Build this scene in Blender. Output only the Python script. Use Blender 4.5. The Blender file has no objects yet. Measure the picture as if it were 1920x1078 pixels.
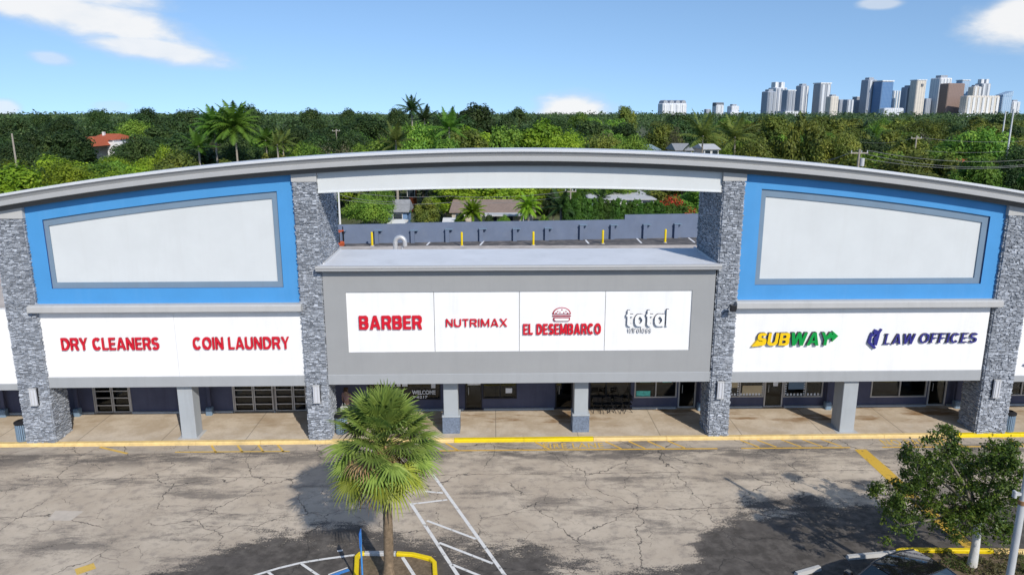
import bpy, bmesh, math, random
from mathutils import Vector, Matrix, noise as mnoise
import numpy as np
R = math.radians
sc = bpy.context.scene
COL = sc.collection
random.seed(7)

# ------------------------------------------------------------------ survey
CAM = Vector((0, -32.5, 15.0)); PITCH = R(13.15); YAW = R(1.35); FPX = 1395.0
def _ray(px, py):
    fwd = Vector((math.sin(YAW)*math.cos(PITCH), math.cos(YAW)*math.cos(PITCH), -math.sin(PITCH)))
    right = Vector((math.cos(YAW), -math.sin(YAW), 0)); up = right.cross(fwd)
    return right*((px-960)/FPX) - up*((py-539)/FPX) + fwd
def at(px, py, Y):
    """world point seen at (px,py) on the photograph, at depth Y"""
    d = _ray(px, py); t = (Y-CAM.y)/d.y; return CAM + d*t
def gz(px, py, z=0.0):
    d = _ray(px, py); t = (z-CAM.z)/d.z; return CAM + d*t

# ------------------------------------------------------------------ helpers
def tag(o, label=None, cat=None, group=None, kind=None):
    if label: o['label'] = label
    if cat: o['category'] = cat
    if group: o['group'] = group
    if kind: o['kind'] = kind
    return o
def thing(name, label, cat, loc=(0, 0, 0), rz=0, group=None):
    o = bpy.data.objects.new(name, None); COL.objects.link(o)
    o.empty_display_size = 0.2
    o.location = loc; o.rotation_euler = (0, 0, rz)
    return tag(o, label, cat, group)
def copy_tree(o, parent=None):
    c = o.copy(); COL.objects.link(c); c.parent = parent
    for ch in list(o.children): copy_tree(ch, c)
    return c

class MB:
    """collects faces, then links them as ONE mesh object"""
    def __init__(s): s.v = []; s.f = []; s.mi = []; s.cur = 0; s.smooth = []; s.sm = False
    def face(s, pts):
        n = len(s.v); s.v += [tuple(p) for p in pts]; s.f.append(list(range(n, n+len(pts)))); s.mi.append(s.cur); s.smooth.append(s.sm)
    def grid(s, rows, closed=False):
        n = len(s.v); m = len(rows[0])
        for r in rows: s.v += [tuple(p) for p in r]
        for i in range(len(rows)-1):
            for j in range(m if closed else m-1):
                k = (j+1) % m
                s.f.append([n+i*m+j, n+i*m+k, n+(i+1)*m+k, n+(i+1)*m+j]); s.mi.append(s.cur); s.smooth.append(s.sm)
    def box(s, x0, x1, y0, y1, z0, z1, rz=0, c=None):
        p = [(x0,y0,z0),(x1,y0,z0),(x1,y1,z0),(x0,y1,z0),(x0,y0,z1),(x1,y0,z1),(x1,y1,z1),(x0,y1,z1)]
        if rz:
            cx, cy = c if c else ((x0+x1)/2, (y0+y1)/2); ca, sa = math.cos(rz), math.sin(rz)
            p = [(cx+(x-cx)*ca-(y-cy)*sa, cy+(x-cx)*sa+(y-cy)*ca, z) for x, y, z in p]
        n = len(s.v); s.v += p
        for q in ([0,3,2,1],[4,5,6,7],[0,1,5,4],[1,2,6,5],[2,3,7,6],[3,0,4,7]):
            s.f.append([n+i for i in q]); s.mi.append(s.cur); s.smooth.append(False)
        return s
    def bbox(s, x0, x1, y0, y1, z0, z1, b=0.02, rz=0):
        """box with chamfered vertical and top edges"""
        cx, cy = (x0+x1)/2, (y0+y1)/2
        def ring(i, z):
            P = [(x0+i+b,y0+i),(x1-i-b,y0+i),(x1-i,y0+i+b),(x1-i,y1-i-b),(x1-i-b,y1-i),(x0+i+b,y1-i),(x0+i,y1-i-b),(x0+i,y0+i+b)]
            ca, sa = math.cos(rz), math.sin(rz)
            return [(cx+(x-cx)*ca-(y-cy)*sa, cy+(x-cx)*sa+(y-cy)*ca, z) for x, y in P]
        rows = [ring(0, z0), ring(0, z1-b), ring(b*0.9, z1)]
        s.grid(rows, True); s.face(rows[-1]); s.face(rows[0][::-1]); return s
    def tube(s, pts, rad, n=8, cap=True):
        pts = [Vector(p) for p in pts]
        if not hasattr(rad, '__len__'): rad = [rad]*len(pts)
        rows = []
        prev = None
        for i, p in enumerate(pts):
            d = (pts[min(i+1, len(pts)-1)] - pts[max(i-1, 0)]).normalized()
            a = prev if prev is not None else (Vector((1,0,0)) if abs(d.x) < 0.9 else Vector((0,1,0)))
            u = (a - d*a.dot(d)).normalized(); w = d.cross(u); prev = u
            rows.append([p + (u*math.cos(2*math.pi*k/n) + w*math.sin(2*math.pi*k/n))*rad[i] for k in range(n)])
        o = s.sm; s.sm = True; s.grid(rows, True); s.sm = o
        if cap: s.face(rows[0][::-1]); s.face(rows[-1])
        return s
    def prism(s, poly, y0, y1):
        """poly = [(x,z)..] counter-clockwise seen from -Y; extruded y0 (front) to y1"""
        n = len(poly)
        s.face([(x, y0, z) for x, z in poly]); s.face([(x, y1, z) for x, z in poly][::-1])
        for i in range(n):
            a, b = poly[i], poly[(i+1) % n]
            s.face([(a[0],y0,a[1]),(a[0],y1,a[1]),(b[0],y1,b[1]),(b[0],y0,b[1])])
        return s
    def flat(s, poly, z, th=0.004):
        s.face([(x, y, z) for x, y in poly]); return s
    def line(s, a, b, w, z):
        a = Vector(a[:2]); b = Vector(b[:2]); d = (b-a).normalized(); n = Vector((-d.y, d.x))*w/2
        s.face([(*(a-n), z), (*(b-n), z), (*(b+n), z), (*(a+n), z)]); return s
    def build(s, name, mats, parent=None, smooth=False):
        me = bpy.data.meshes.new(name); me.from_pydata(s.v, [], s.f)
        if not isinstance(mats, (list, tuple)): mats = [mats]
        for m in mats: me.materials.append(m)
        if len(mats) > 1: me.polygons.foreach_set('material_index', s.mi)
        me.polygons.foreach_set('use_smooth', [smooth or q for q in s.smooth]); me.update()
        o = bpy.data.objects.new(name, me); COL.objects.link(o)
        if parent: o.parent = parent
        return o
def local(parent, o):
    """the mesh was written in world coordinates: hang it under an Empty that stands elsewhere (no rotation)"""
    o.parent = parent; M = Matrix.Translation(-Vector(parent.location)); o.data.transform(M); return o

# ------------------------------------------------------------------ materials
def nd(nt, t, **kw):
    n = nt.nodes.new(t)
    for k, v in kw.items():
        if k == 'inp':
            for a, b in v.items(): n.inputs[a].default_value = b
        else: setattr(n, k, v)
    return n
def newmat(name):
    m = bpy.data.materials.new(name); m.use_nodes = True
    nt = m.node_tree; b = nt.nodes['Principled BSDF']; return m, nt, b
def rgb(c): return (c[0], c[1], c[2], 1)
def mat(name, c, rough=0.7, var=0.12, scale=3.0, metal=0, bump=0.0, bscale=40, spec=0.3, dirt=None, dirt_amt=0.3, streak=False):
    """painted or plain surface with mottling, optional grime of its own shape"""
    m, nt, b = newmat(name); L = nt.links
    tc = nd(nt, 'ShaderNodeTexCoord'); geo = nd(nt, 'ShaderNodeNewGeometry')
    n1 = nd(nt, 'ShaderNodeTexNoise', inp={'Scale': scale, 'Detail': 6, 'Roughness': 0.6}); L.new(geo.outputs['Position'], n1.inputs['Vector'])
    r = nd(nt, 'ShaderNodeMapRange', inp={'From Min': 0.3, 'From Max': 0.7, 'To Min': 1-var, 'To Max': 1+var}); L.new(n1.outputs[0], r.inputs[0])
    mx = nd(nt, 'ShaderNodeVectorMath', operation='SCALE'); mx.inputs[0].default_value = c; L.new(r.outputs[0], mx.inputs['Scale'])
    out = mx.outputs[0]
    if dirt:
        n2 = nd(nt, 'ShaderNodeTexNoise', inp={'Scale': 0.8 if not streak else 1.0, 'Detail': 7, 'Roughness': 0.65})
        if streak:
            mp = nd(nt, 'ShaderNodeMapping', inp={'Scale': (3.0, 3.0, 0.25)}); L.new(geo.outputs['Position'], mp.inputs[0]); L.new(mp.outputs[0], n2.inputs['Vector'])
        else: L.new(geo.outputs['Position'], n2.inputs['Vector'])
        r2 = nd(nt, 'ShaderNodeMapRange', inp={'From Min': 0.5, 'From Max': 0.72, 'To Min': 0, 'To Max': dirt_amt}); L.new(n2.outputs[0], r2.inputs[0])
        mm = nd(nt, 'ShaderNodeMix', data_type='RGBA'); L.new(r2.outputs[0], mm.inputs['Factor']); L.new(out, mm.inputs['A']); mm.inputs['B'].default_value = rgb(dirt); out = mm.outputs['Result']
    L.new(out, b.inputs['Base Color'])
    b.inputs['Roughness'].default_value = rough; b.inputs['Metallic'].default_value = metal; b.inputs['Specular IOR Level'].default_value = spec
    if bump:
        n3 = nd(nt, 'ShaderNodeTexNoise', inp={'Scale': bscale, 'Detail': 4}); L.new(geo.outputs['Position'], n3.inputs['Vector'])
        bp = nd(nt, 'ShaderNodeBump', inp={'Strength': bump, 'Distance': 0.02}); L.new(n3.outputs[0], bp.inputs['Height']); L.new(bp.outputs[0], b.inputs['Normal'])
    return m
def leafmat(name, stops, trans=0.25, rough=0.55, hue=0.012, clump=0.45, leafy=0.3):
    """foliage: colour varies leaf by leaf (random per island) and tree by tree"""
    m, nt, b = newmat(name); L = nt.links
    geo = nd(nt, 'ShaderNodeNewGeometry'); oi = nd(nt, 'ShaderNodeObjectInfo')
    cr = nd(nt, 'ShaderNodeValToRGB'); el = cr.color_ramp.elements
    for i, c in enumerate(stops):
        p = i/(len(stops)-1)
        if i == 0: e = el[0]
        elif i == len(stops)-1: e = el[-1]
        else: e = el.new(p)
        e.position = p; e.color = rgb(c)
    tcx = nd(nt, 'ShaderNodeTexCoord'); nz = nd(nt, 'ShaderNodeTexNoise', inp={'Scale': clump, 'Detail': 3, 'Roughness': 0.55}); L.new(tcx.outputs['Object'], nz.inputs['Vector'])
    nr = nd(nt, 'ShaderNodeMapRange', inp={'From Min': 0.3, 'From Max': 0.7, 'To Min': 0.0, 'To Max': 1.0-leafy}); L.new(nz.outputs[0], nr.inputs[0])
    ml0 = nd(nt, 'ShaderNodeMath', operation='MULTIPLY', inp={1: leafy}); L.new(geo.outputs['Random Per Island'], ml0.inputs[0])
    ad0 = nd(nt, 'ShaderNodeMath', operation='ADD'); L.new(ml0.outputs[0], ad0.inputs[0]); L.new(nr.outputs[0], ad0.inputs[1]); L.new(ad0.outputs[0], cr.inputs[0])
    hs = nd(nt, 'ShaderNodeHueSaturation')
    r1 = nd(nt, 'ShaderNodeMapRange', inp={'To Min': 0.5-hue, 'To Max': 0.5+hue}); L.new(oi.outputs['Random'], r1.inputs[0]); L.new(r1.outputs[0], hs.inputs['Hue'])
    ml = nd(nt, 'ShaderNodeMath', operation='MULTIPLY', inp={1: 7.31}); L.new(oi.outputs['Random'], ml.inputs[0])
    fr = nd(nt, 'ShaderNodeMath', operation='FRACT'); L.new(ml.outputs[0], fr.inputs[0])
    r2 = nd(nt, 'ShaderNodeMapRange', inp={'To Min': 0.65, 'To Max': 1.3}); L.new(fr.outputs[0], r2.inputs[0]); L.new(r2.outputs[0], hs.inputs['Value'])
    L.new(cr.outputs[0], hs.inputs['Color'])
    L.new(hs.outputs[0], b.inputs['Base Color']); b.inputs['Roughness'].default_value = rough; b.inputs['Specular IOR Level'].default_value = 0.25
    tr = nd(nt, 'ShaderNodeBsdfTranslucent'); L.new(hs.outputs[0], tr.inputs[0])
    mx = nd(nt, 'ShaderNodeMixShader', inp={0: trans}); L.new(b.outputs[0], mx.inputs[1]); L.new(tr.outputs[0], mx.inputs[2])
    L.new(mx.outputs[0], nt.nodes['Material Output'].inputs[0])
    return m

def glassmat(name, tint=(0.02,0.025,0.03), rough=0.04):
    m, nt, b = newmat(name)
    L = nt.links
    gl = nd(nt, 'ShaderNodeBsdfGlossy', inp={'Roughness': rough, 'Color': (0.9,0.95,1,1)}); tr = nd(nt, 'ShaderNodeBsdfTransparent', inp={'Color': (0.45,0.48,0.5,1)})
    fr = nd(nt, 'ShaderNodeFresnel', inp={'IOR': 1.52}); r = nd(nt, 'ShaderNodeMapRange', inp={'To Min': 0.015, 'To Max': 0.55}); L.new(fr.outputs[0], r.inputs[0])
    mx = nd(nt, 'ShaderNodeMixShader'); L.new(r.outputs[0], mx.inputs[0]); L.new(tr.outputs[0], mx.inputs[1]); L.new(gl.outputs[0], mx.inputs[2])
    L.new(mx.outputs[0], nt.nodes['Material Output'].inputs[0]); return m

def asphalt_mat():
    m, nt, b = newmat('worn_asphalt'); L = nt.links
    geo = nd(nt, 'ShaderNodeNewGeometry'); P = geo.outputs['Position']
    sep = nd(nt, 'ShaderNodeSeparateXYZ'); L.new(P, sep.inputs[0])
    def noise(scale, detail=6, rough=0.6, vec=P):
        n = nd(nt, 'ShaderNodeTexNoise', inp={'Scale': scale, 'Detail': detail, 'Roughness': rough}); L.new(vec, n.inputs['Vector']); return n
    def mrange(src, a, c, d=0.0, e=1.0, smooth=True):
        r = nd(nt, 'ShaderNodeMapRange', inp={'From Min': a, 'From Max': c, 'To Min': d, 'To Max': e})
        if smooth: r.interpolation_type = 'SMOOTHSTEP'
        L.new(src, r.inputs[0]); return r.outputs[0]
    def math_(op, a, c=None):
        n = nd(nt, 'ShaderNodeMath', operation=op)
        for i, q in enumerate((a, c)):
            if q is None: continue
            if isinstance(q, (int, float)): n.inputs[i].default_value = q
            else: L.new(q, n.inputs[i])
        return n.outputs[0]
    def mix(f, a, c):
        n = nd(nt, 'ShaderNodeMix', data_type='RGBA')
        if isinstance(f, (int, float)): n.inputs['Factor'].default_value = f
        else: L.new(f, n.inputs['Factor'])
        for k, q in (('A', a), ('B', c)):
            if isinstance(q, tuple): n.inputs[k].default_value = rgb(q)
            else: L.new(q, n.inputs[k])
        return n.outputs['Result']
    x, y = sep.outputs[0], sep.outputs[1]
    # worn, bleached travel lane
    big = noise(0.35, 8, 0.62); mid = noise(2.2, 7, 0.65); fine = noise(38, 4, 0.7); grit = noise(150, 2, 0.6)
    base = mix(mrange(big.outputs[0], 0.35, 0.65), (0.40, 0.33, 0.25), (0.515, 0.435, 0.335))
    base = mix(mrange(mid.outputs[0], 0.47, 0.68, 0, 0.6), base, (0.215, 0.183, 0.152))
    base = mix(mrange(fine.outputs[0], 0.35, 0.75, 0, 0.4), base, (0.58, 0.51, 0.425))
    # fresher sealcoat in the stalls (towards the camera), ragged edge; at right also painted-in shadow
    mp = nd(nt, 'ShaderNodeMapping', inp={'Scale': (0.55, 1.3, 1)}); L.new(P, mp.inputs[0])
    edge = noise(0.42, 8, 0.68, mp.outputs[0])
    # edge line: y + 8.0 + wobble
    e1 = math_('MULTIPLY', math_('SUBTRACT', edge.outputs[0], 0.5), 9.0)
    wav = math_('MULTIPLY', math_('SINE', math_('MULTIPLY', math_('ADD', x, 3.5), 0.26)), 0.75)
    lift = math_('ADD', math_('ADD', mrange(x, -14.5, -7.5, -4.2, 0.0), mrange(x, 6.5, 10.5, 0.0, 1.7)), math_('MULTIPLY', math_('MULTIPLY', mrange(x, 0.8, 2.5), mrange(x, 8.0, 6.0)), -1.5))  # dark zone reaches further at right to paint in the shadow there
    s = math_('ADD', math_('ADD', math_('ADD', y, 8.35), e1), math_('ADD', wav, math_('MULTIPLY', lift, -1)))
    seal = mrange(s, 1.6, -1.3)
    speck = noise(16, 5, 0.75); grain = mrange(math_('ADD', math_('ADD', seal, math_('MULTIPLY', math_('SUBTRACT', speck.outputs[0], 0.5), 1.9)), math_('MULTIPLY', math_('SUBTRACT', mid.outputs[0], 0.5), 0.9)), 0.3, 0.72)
    seal_shade_col = mix(mrange(mid.outputs[0], 0.35, 0.7), (0.066, 0.059, 0.052), (0.135, 0.12, 0.105))
    base = mix(grain, base, seal_shade_col)
    # tyre-dark band along the kerb line, oil spots
    mp2 = nd(nt, 'ShaderNodeMapping', inp={'Scale': (0.5, 1.6, 1)}); L.new(P, mp2.inputs[0])
    n5 = noise(0.9, 8, 0.7, mp2.outputs[0])
    band = math_('MULTIPLY', mrange(y, -2.9, -1.35), mrange(y, -0.75, -1.1))
    st = math_('MULTIPLY', mrange(math_('ADD', n5.outputs[0], math_('MULTIPLY', math_('SUBTRACT', speck.outputs[0], 0.5), 0.3)), 0.40, 0.56), band)
    base = mix(math_('MULTIPLY', st, 0.75), base, (0.075, 0.07, 0.068))
    n6 = noise(0.42, 7, 0.7, mp2.outputs[0]); lane = mrange(y, -9.5, -4)
    base = mix(math_('MULTIPLY', mrange(math_('ADD', n6.outputs[0], math_('MULTIPLY', math_('SUBTRACT', speck.outputs[0], 0.5), 0.25)), 0.50, 0.64), 0.66), base, (0.10, 0.089, 0.08))
    # old concrete gutter strip at the kerb foot
    gut = math_('MULTIPLY', mrange(y, -1.05, -0.9), mrange(n5.outputs[0], 0.62, 0.42))
    base = mix(math_('MULTIPLY', gut, 0.55), base, (0.36, 0.32, 0.27))
    # cracks
    dn = noise(0.8, 5, 0.6); ds = nd(nt, 'ShaderNodeVectorMath', operation='SCALE', inp={'Scale': 1.5}); L.new(dn.outputs['Color'], ds.inputs[0])
    ad = nd(nt, 'ShaderNodeVectorMath', operation='ADD'); L.new(P, ad.inputs[0]); L.new(ds.outputs[0], ad.inputs[1])
    crack = None
    for scale, w, lo, hi in ((0.30, 0.0085, 0.38, 0.48), (0.62, 0.0085, 0.48, 0.56), (1.3, 0.009, 0.56, 0.62)):
        v = nd(nt, 'ShaderNodeTexVoronoi', feature='DISTANCE_TO_EDGE', voronoi_dimensions='2D', inp={'Scale': scale}); L.new(ad.outputs[0], v.inputs['Vector'])
        q = noise(0.23+scale*0.4, 3, 0.5); wv = mrange(q.outputs[0], lo, hi)
        c = math_('MULTIPLY', mrange(v.outputs['Distance'], w, w*0.25), wv)
        crack = c if crack is None else math_('MAXIMUM', crack, c)
    wob = math_('MULTIPLY', math_('SUBTRACT', noise(0.9, 5).outputs[0], 0.5), 0.55)
    for y0, lo in ((-3.35, 0.47), (-6.35, 0.46), (-5.0, 0.58)):
        dd = math_('ABSOLUTE', math_('ADD', math_('SUBTRACT', y, y0), wob))
        q = noise(0.19, 3, 0.5, P); 
        c = math_('MULTIPLY', mrange(dd, 0.022, 0.006), mrange(math_('ADD', q.outputs[0], y0*0.013), lo-0.07, lo))
        crack = math_('MAXIMUM', crack, c)
    base = mix(math_('MULTIPLY', crack, 0.85), base, (0.045, 0.042, 0.04))
    L.new(base, b.inputs['Base Color']); b.inputs['Roughness'].default_value = 0.9; b.inputs['Specular IOR Level'].default_value = 0.2
    bp = nd(nt, 'ShaderNodeBump', inp={'Strength': 0.35, 'Distance': 0.03})
    L.new(math_('SUBTRACT', math_('MULTIPLY', grit.outputs[0], 0.3), crack), bp.inputs['Height']); L.new(bp.outputs[0], b.inputs['Normal'])
    return m

def concrete_mat():
    m, nt, b = newmat('tan_concrete'); L = nt.links
    geo = nd(nt, 'ShaderNodeNewGeometry'); P = geo.outputs['Position']
    sep = nd(nt, 'ShaderNodeSeparateXYZ'); L.new(P, sep.inputs[0])
    def noise(scale, vec=P, d=7, r=0.62):
        n = nd(nt, 'ShaderNodeTexNoise', inp={'Scale': scale, 'Detail': d, 'Roughness': r}); L.new(vec, n.inputs['Vector']); return n.outputs[0]
    def mr(src, a, c, d=0., e=1.):
        r = nd(nt, 'ShaderNodeMapRange', inp={'From Min': a, 'From Max': c, 'To Min': d, 'To Max': e}); r.interpolation_type = 'SMOOTHSTEP'; L.new(src, r.inputs[0]); return r.outputs[0]
    def mix(f, a, c):
        n = nd(nt, 'ShaderNodeMix', data_type='RGBA'); L.new(f, n.inputs['Factor'])
        for k, q in (('A', a), ('B', c)):
            if isinstance(q, tuple): n.inputs[k].default_value = rgb(q)
            else: L.new(q, n.inputs[k])
        return n.outputs['Result']
    def mul(a, c):
        n = nd(nt, 'ShaderNodeMath', operation='MULTIPLY'); L.new(a, n.inputs[0])
        if isinstance(c, float): n.inputs[1].default_value = c
        else: L.new(c, n.inputs[1])
        return n.outputs[0]
    mp = nd(nt, 'ShaderNodeMapping', inp={'Scale': (0.35, 1.2, 1)}); L.new(P, mp.inputs[0])
    c = mix(mr(noise(0.8), 0.35, 0.65), (0.48, 0.385, 0.275), (0.62, 0.525, 0.405))
    c = mix(mr(noise(9.0), 0.4, 0.75, 0, .35), c, (0.40, 0.33, 0.24))
    # rusty brown water stains, mostly under the back half
    walk = mr(sep.outputs[1], 0.9, 1.9)
    rgt = mr(sep.outputs[0], -6.0, 0.5, 0.35, 1.0)
    st = mul(mul(mr(noise(1.1, mp.outputs[0]), 0.46, 0.66), walk), rgt)
    c = mix(mul(st, 0.95), c, (0.24, 0.135, 0.055))
    # pale scuffed spots
    c = mix(mr(noise(2.6), 0.58, 0.7, 0, .4), c, (0.56, 0.51, 0.44))
    # saw-cut joints every 3.9 m
    fx = nd(nt, 'ShaderNodeMath', operation='PINGPONG'); L.new(sep.outputs[0], fx.inputs[0]); fx.inputs[1].default_value = 1.95
    j = mr(fx.outputs[0], 0.03, 0.012, 0, .55)
    c = mix(j, c, (0.13, 0.11, 0.09))
    L.new(c, b.inputs['Base Color']); b.inputs['Roughness'].default_value = 0.85; b.inputs['Specular IOR Level'].default_value = 0.2
    return m

def stone_mat(name, lo, hi):
    m, nt, b = newmat(name); L = nt.links
    geo = nd(nt, 'ShaderNodeNewGeometry')
    cr = nd(nt, 'ShaderNodeValToRGB'); e = cr.color_ramp.elements; e[0].color = rgb(lo); e[1].color = rgb(hi); e[1].position = 0.95
    q = e.new(0.5); q.color = rgb([(a+c)*0.46 for a, c in zip(lo, hi)])
    L.new(geo.outputs['Random Per Island'], cr.inputs[0])
    n = nd(nt, 'ShaderNodeTexNoise', inp={'Scale': 9, 'Detail': 6, 'Roughness': 0.7}); mp = nd(nt, 'ShaderNodeMapping', inp={'Scale': (1, 1, 2.5)})
    L.new(geo.outputs['Position'], mp.inputs[0]); L.new(mp.outputs[0], n.inputs['Vector'])
    r = nd(nt, 'ShaderNodeMapRange', inp={'From Min': 0.3, 'From Max': 0.7, 'To Min': 0.75, 'To Max': 1.25}); L.new(n.outputs[0], r.inputs[0])
    s = nd(nt, 'ShaderNodeVectorMath', operation='SCALE'); L.new(cr.outputs[0], s.inputs[0]); L.new(r.outputs[0], s.inputs['Scale'])
    L.new(s.outputs[0], b.inputs['Base Color']); b.inputs['Roughness'].default_value = 0.75
    bp = nd(nt, 'ShaderNodeBump', inp={'Strength': 0.9, 'Distance': 0.03}); L.new(n.outputs[0], bp.inputs['Height']); L.new(bp.outputs[0], b.inputs['Normal'])
    return m

def tower_mat(name, wall, glass, sx, sz, fx=0.5, fz=0.5, rough=0.4):
    """facade of storey bands and bays, in object space"""
    m, nt, b = newmat(name); L = nt.links
    tc = nd(nt, 'ShaderNodeTexCoord'); sep = nd(nt, 'ShaderNodeSeparateXYZ'); L.new(tc.outputs['Object'], sep.inputs[0])
    def cell(src, size, frac):
        a = nd(nt, 'ShaderNodeMath', operation='DIVIDE', inp={1: size}); L.new(src, a.inputs[0])
        f = nd(nt, 'ShaderNodeMath', operation='FRACT'); L.new(a.outputs[0], f.inputs[0])
        g = nd(nt, 'ShaderNodeMath', operation='LESS_THAN', inp={1: frac}); L.new(f.outputs[0], g.inputs[0]); return g.outputs[0]
    add = nd(nt, 'ShaderNodeMath', operation='ADD'); L.new(sep.outputs[0], add.inputs[0]); L.new(sep.outputs[1], add.inputs[1])
    mu = nd(nt, 'ShaderNodeMath', operation='MULTIPLY'); L.new(cell(add.outputs[0], sx, fx), mu.inputs[0]); L.new(cell(sep.outputs[2], sz, fz), mu.inputs[1])
    mx = nd(nt, 'ShaderNodeMix', data_type='RGBA'); L.new(mu.outputs[0], mx.inputs['Factor']); mx.inputs['A'].default_value = rgb(wall); mx.inputs['B'].default_value = rgb(glass)
    L.new(mx.outputs['Result'], b.inputs['Base Color'])
    r = nd(nt, 'ShaderNodeMapRange', inp={'To Min': 0.7, 'To Max': rough}); L.new(mu.outputs[0], r.inputs[0]); L.new(r.outputs[0], b.inputs['Roughness'])
    return m

M = {}
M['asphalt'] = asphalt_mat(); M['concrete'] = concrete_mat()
M['stone'] = stone_mat('stacked_ledge_stone', (0.195,0.213,0.24), (0.47,0.50,0.545))
M['base_stone'] = mat('painted_stone', (0.155,0.19,0.25), 0.8, 0.3, 14, bump=0.5, bscale=25)
M['panel_white'] = mat('white_stucco', (0.82,0.812,0.795), 0.8, 0.03, 1.2, dirt=(0.62,0.62,0.60), dirt_amt=0.25, streak=True)
M['inner_white'] = mat('offwhite_stucco', (0.61,0.63,0.625), 0.85, 0.03, 0.8, bump=0.15, bscale=60, dirt=(0.56,0.57,0.56), dirt_amt=0.3, streak=True)
M['blue'] = mat('blue_paint', (0.07,0.285,0.585), 0.6, 0.05, 0.6, dirt=(0.10,0.31,0.60), dirt_amt=0.35, streak=True)
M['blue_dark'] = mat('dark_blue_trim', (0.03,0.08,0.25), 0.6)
M['frame_grey'] = mat('blue_grey_stucco', (0.175,0.25,0.33), 0.8, 0.05, 1.0, dirt=(0.17,0.22,0.27), dirt_amt=0.4, streak=True)
M['grey'] = mat('mid_grey_stucco', (0.315,0.317,0.313), 0.8, 0.04, 0.7, bump=0.12, bscale=70, dirt=(0.28,0.285,0.285), dirt_amt=0.35, streak=True)
M['band_grey'] = mat('band_grey_stucco', (0.345,0.355,0.36), 0.8, 0.03, 0.8, dirt=(0.29,0.30,0.30), dirt_amt=0.35, streak=True)
M['cap_grey'] = mat('pale_grey_stucco', (0.46,0.455,0.44), 0.8, 0.04, 1.0, dirt=(0.36,0.355,0.34), dirt_amt=0.4, streak=True)
M['col_grey'] = mat('column_grey_paint', (0.37,0.395,0.41), 0.75, 0.04, 1.5, dirt=(0.29,0.30,0.31), dirt_amt=0.4, streak=True)
M['cornice_metal'] = mat('cornice_grey_metal', (0.40,0.40,0.395), 0.5, 0.05, 0.8, dirt=(0.31,0.31,0.31), dirt_amt=0.5)
M['mould_shade'] = mat('shaded_moulding', (0.13,0.13,0.128), 0.5, 0.05, 0.8)  # shade on the steps under the cornice, put into a darker grey
M['lip_metal'] = mat('pale_coping_metal', (0.58,0.59,0.60), 0.45, 0.05, 0.8)
M['roof_metal'] = mat('pale_roof_membrane', (0.66,0.68,0.71), 0.6, 0.05, 0.5, dirt=(0.54,0.56,0.58), dirt_amt=0.6)
M['roof_old'] = mat('weathered_flat_roof', (0.50,0.44,0.385), 0.9, 0.2, 0.7, dirt=(0.16,0.14,0.125), dirt_amt=0.7)
M['navy'] = mat('navy_store_wall', (0.075,0.08,0.125), 0.7, 0.12, 1.2, dirt=(0.05,0.05,0.075), dirt_amt=0.5, streak=True)
M['dark_in'] = mat('dark_interior', (0.025,0.022,0.02), 0.8)
M['black'] = mat('black_metal', (0.018,0.018,0.02), 0.45)
M['alu'] = mat('pale_aluminium', (0.47,0.45,0.42), 0.45, 0.1, 3, metal=0.25)
M['glass'] = glassmat('store_glass')
M['red'] = mat('red_letter_face', (0.62,0.012,0.028), 0.4, 0.05); M['red_side'] = mat('red_letter_return', (0.36,0.01,0.028), 0.5)
M['yel'] = mat('yellow_letter_face', (0.85,0.55,0.01), 0.4, 0.05); M['grn'] = mat('green_letter_face', (0.005,0.29,0.055), 0.4, 0.05); M['dk_side'] = mat('dark_letter_return', (0.09,0.075,0.09), 0.6)
M['nvy'] = mat('navy_letter_face', (0.035,0.035,0.21), 0.4, 0.05); M['wht'] = mat('white_letter_face', (0.82,0.82,0.82), 0.4, 0.02)
M['lamp_w'] = mat('lamp_diffuser', (0.56,0.57,0.60), 0.3, 0.03)
M['yellow'] = mat('yellow_kerb_paint', (0.74,0.535,0.22), 0.7, 0.12, 4, dirt=(0.46,0.34,0.17), dirt_amt=0.8)
M['yellow_fresh'] = mat('fresh_yellow_paint', (0.76,0.56,0.006), 0.6, 0.08, 4, dirt=(0.5,0.37,0.03), dirt_amt=0.4)
def worn(name, c, lo=0.45, hi=0.56):
    """road paint worn through to the asphalt"""
    m, nt, b = newmat(name); L = nt.links
    geo = nd(nt, 'ShaderNodeNewGeometry'); n = nd(nt, 'ShaderNodeTexNoise', inp={'Scale': 3.2, 'Detail': 9, 'Roughness': 0.78}); L.new(geo.outputs['Position'], n.inputs['Vector'])
    r = nd(nt, 'ShaderNodeMapRange', inp={'From Min': lo, 'From Max': hi}); L.new(n.outputs[0], r.inputs[0])
    b.inputs['Base Color'].default_value = rgb(c); b.inputs['Roughness'].default_value = 0.75
    tr = nd(nt, 'ShaderNodeBsdfTransparent'); mx = nd(nt, 'ShaderNodeMixShader'); L.new(r.outputs[0], mx.inputs[0]); L.new(b.outputs[0], mx.inputs[1]); L.new(tr.outputs[0], mx.inputs[2])
    L.new(mx.outputs[0], nt.nodes['Material Output'].inputs[0]); return m
M['line_w'] = worn('white_line_paint', (0.68,0.67,0.64), 0.55, 0.66); M['line_y'] = worn('ochre_line_paint', (0.66,0.40,0.06), 0.57, 0.70); M['line_b'] = worn('blue_line_paint', (0.05,0.22,0.55), 0.55, 0.66)
M['line_yo'] = worn('old_ochre_stripe', (0.58,0.36,0.04), 0.56, 0.66); M['line_f'] = worn('faded_ochre_lettering', (0.64,0.42,0.09), 0.56, 0.68)
M['patch'] = mat('pale_patch', (0.50,0.44,0.365), 0.9, 0.08, 4, dirt=(0.38,0.33,0.28), dirt_amt=0.5)
M['mulch'] = mat('dry_mulch', (0.17,0.125,0.08), 0.95, 0.4, 9, bump=0.6, bscale=20, dirt=(0.08,0.07,0.035), dirt_amt=0.7)
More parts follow.
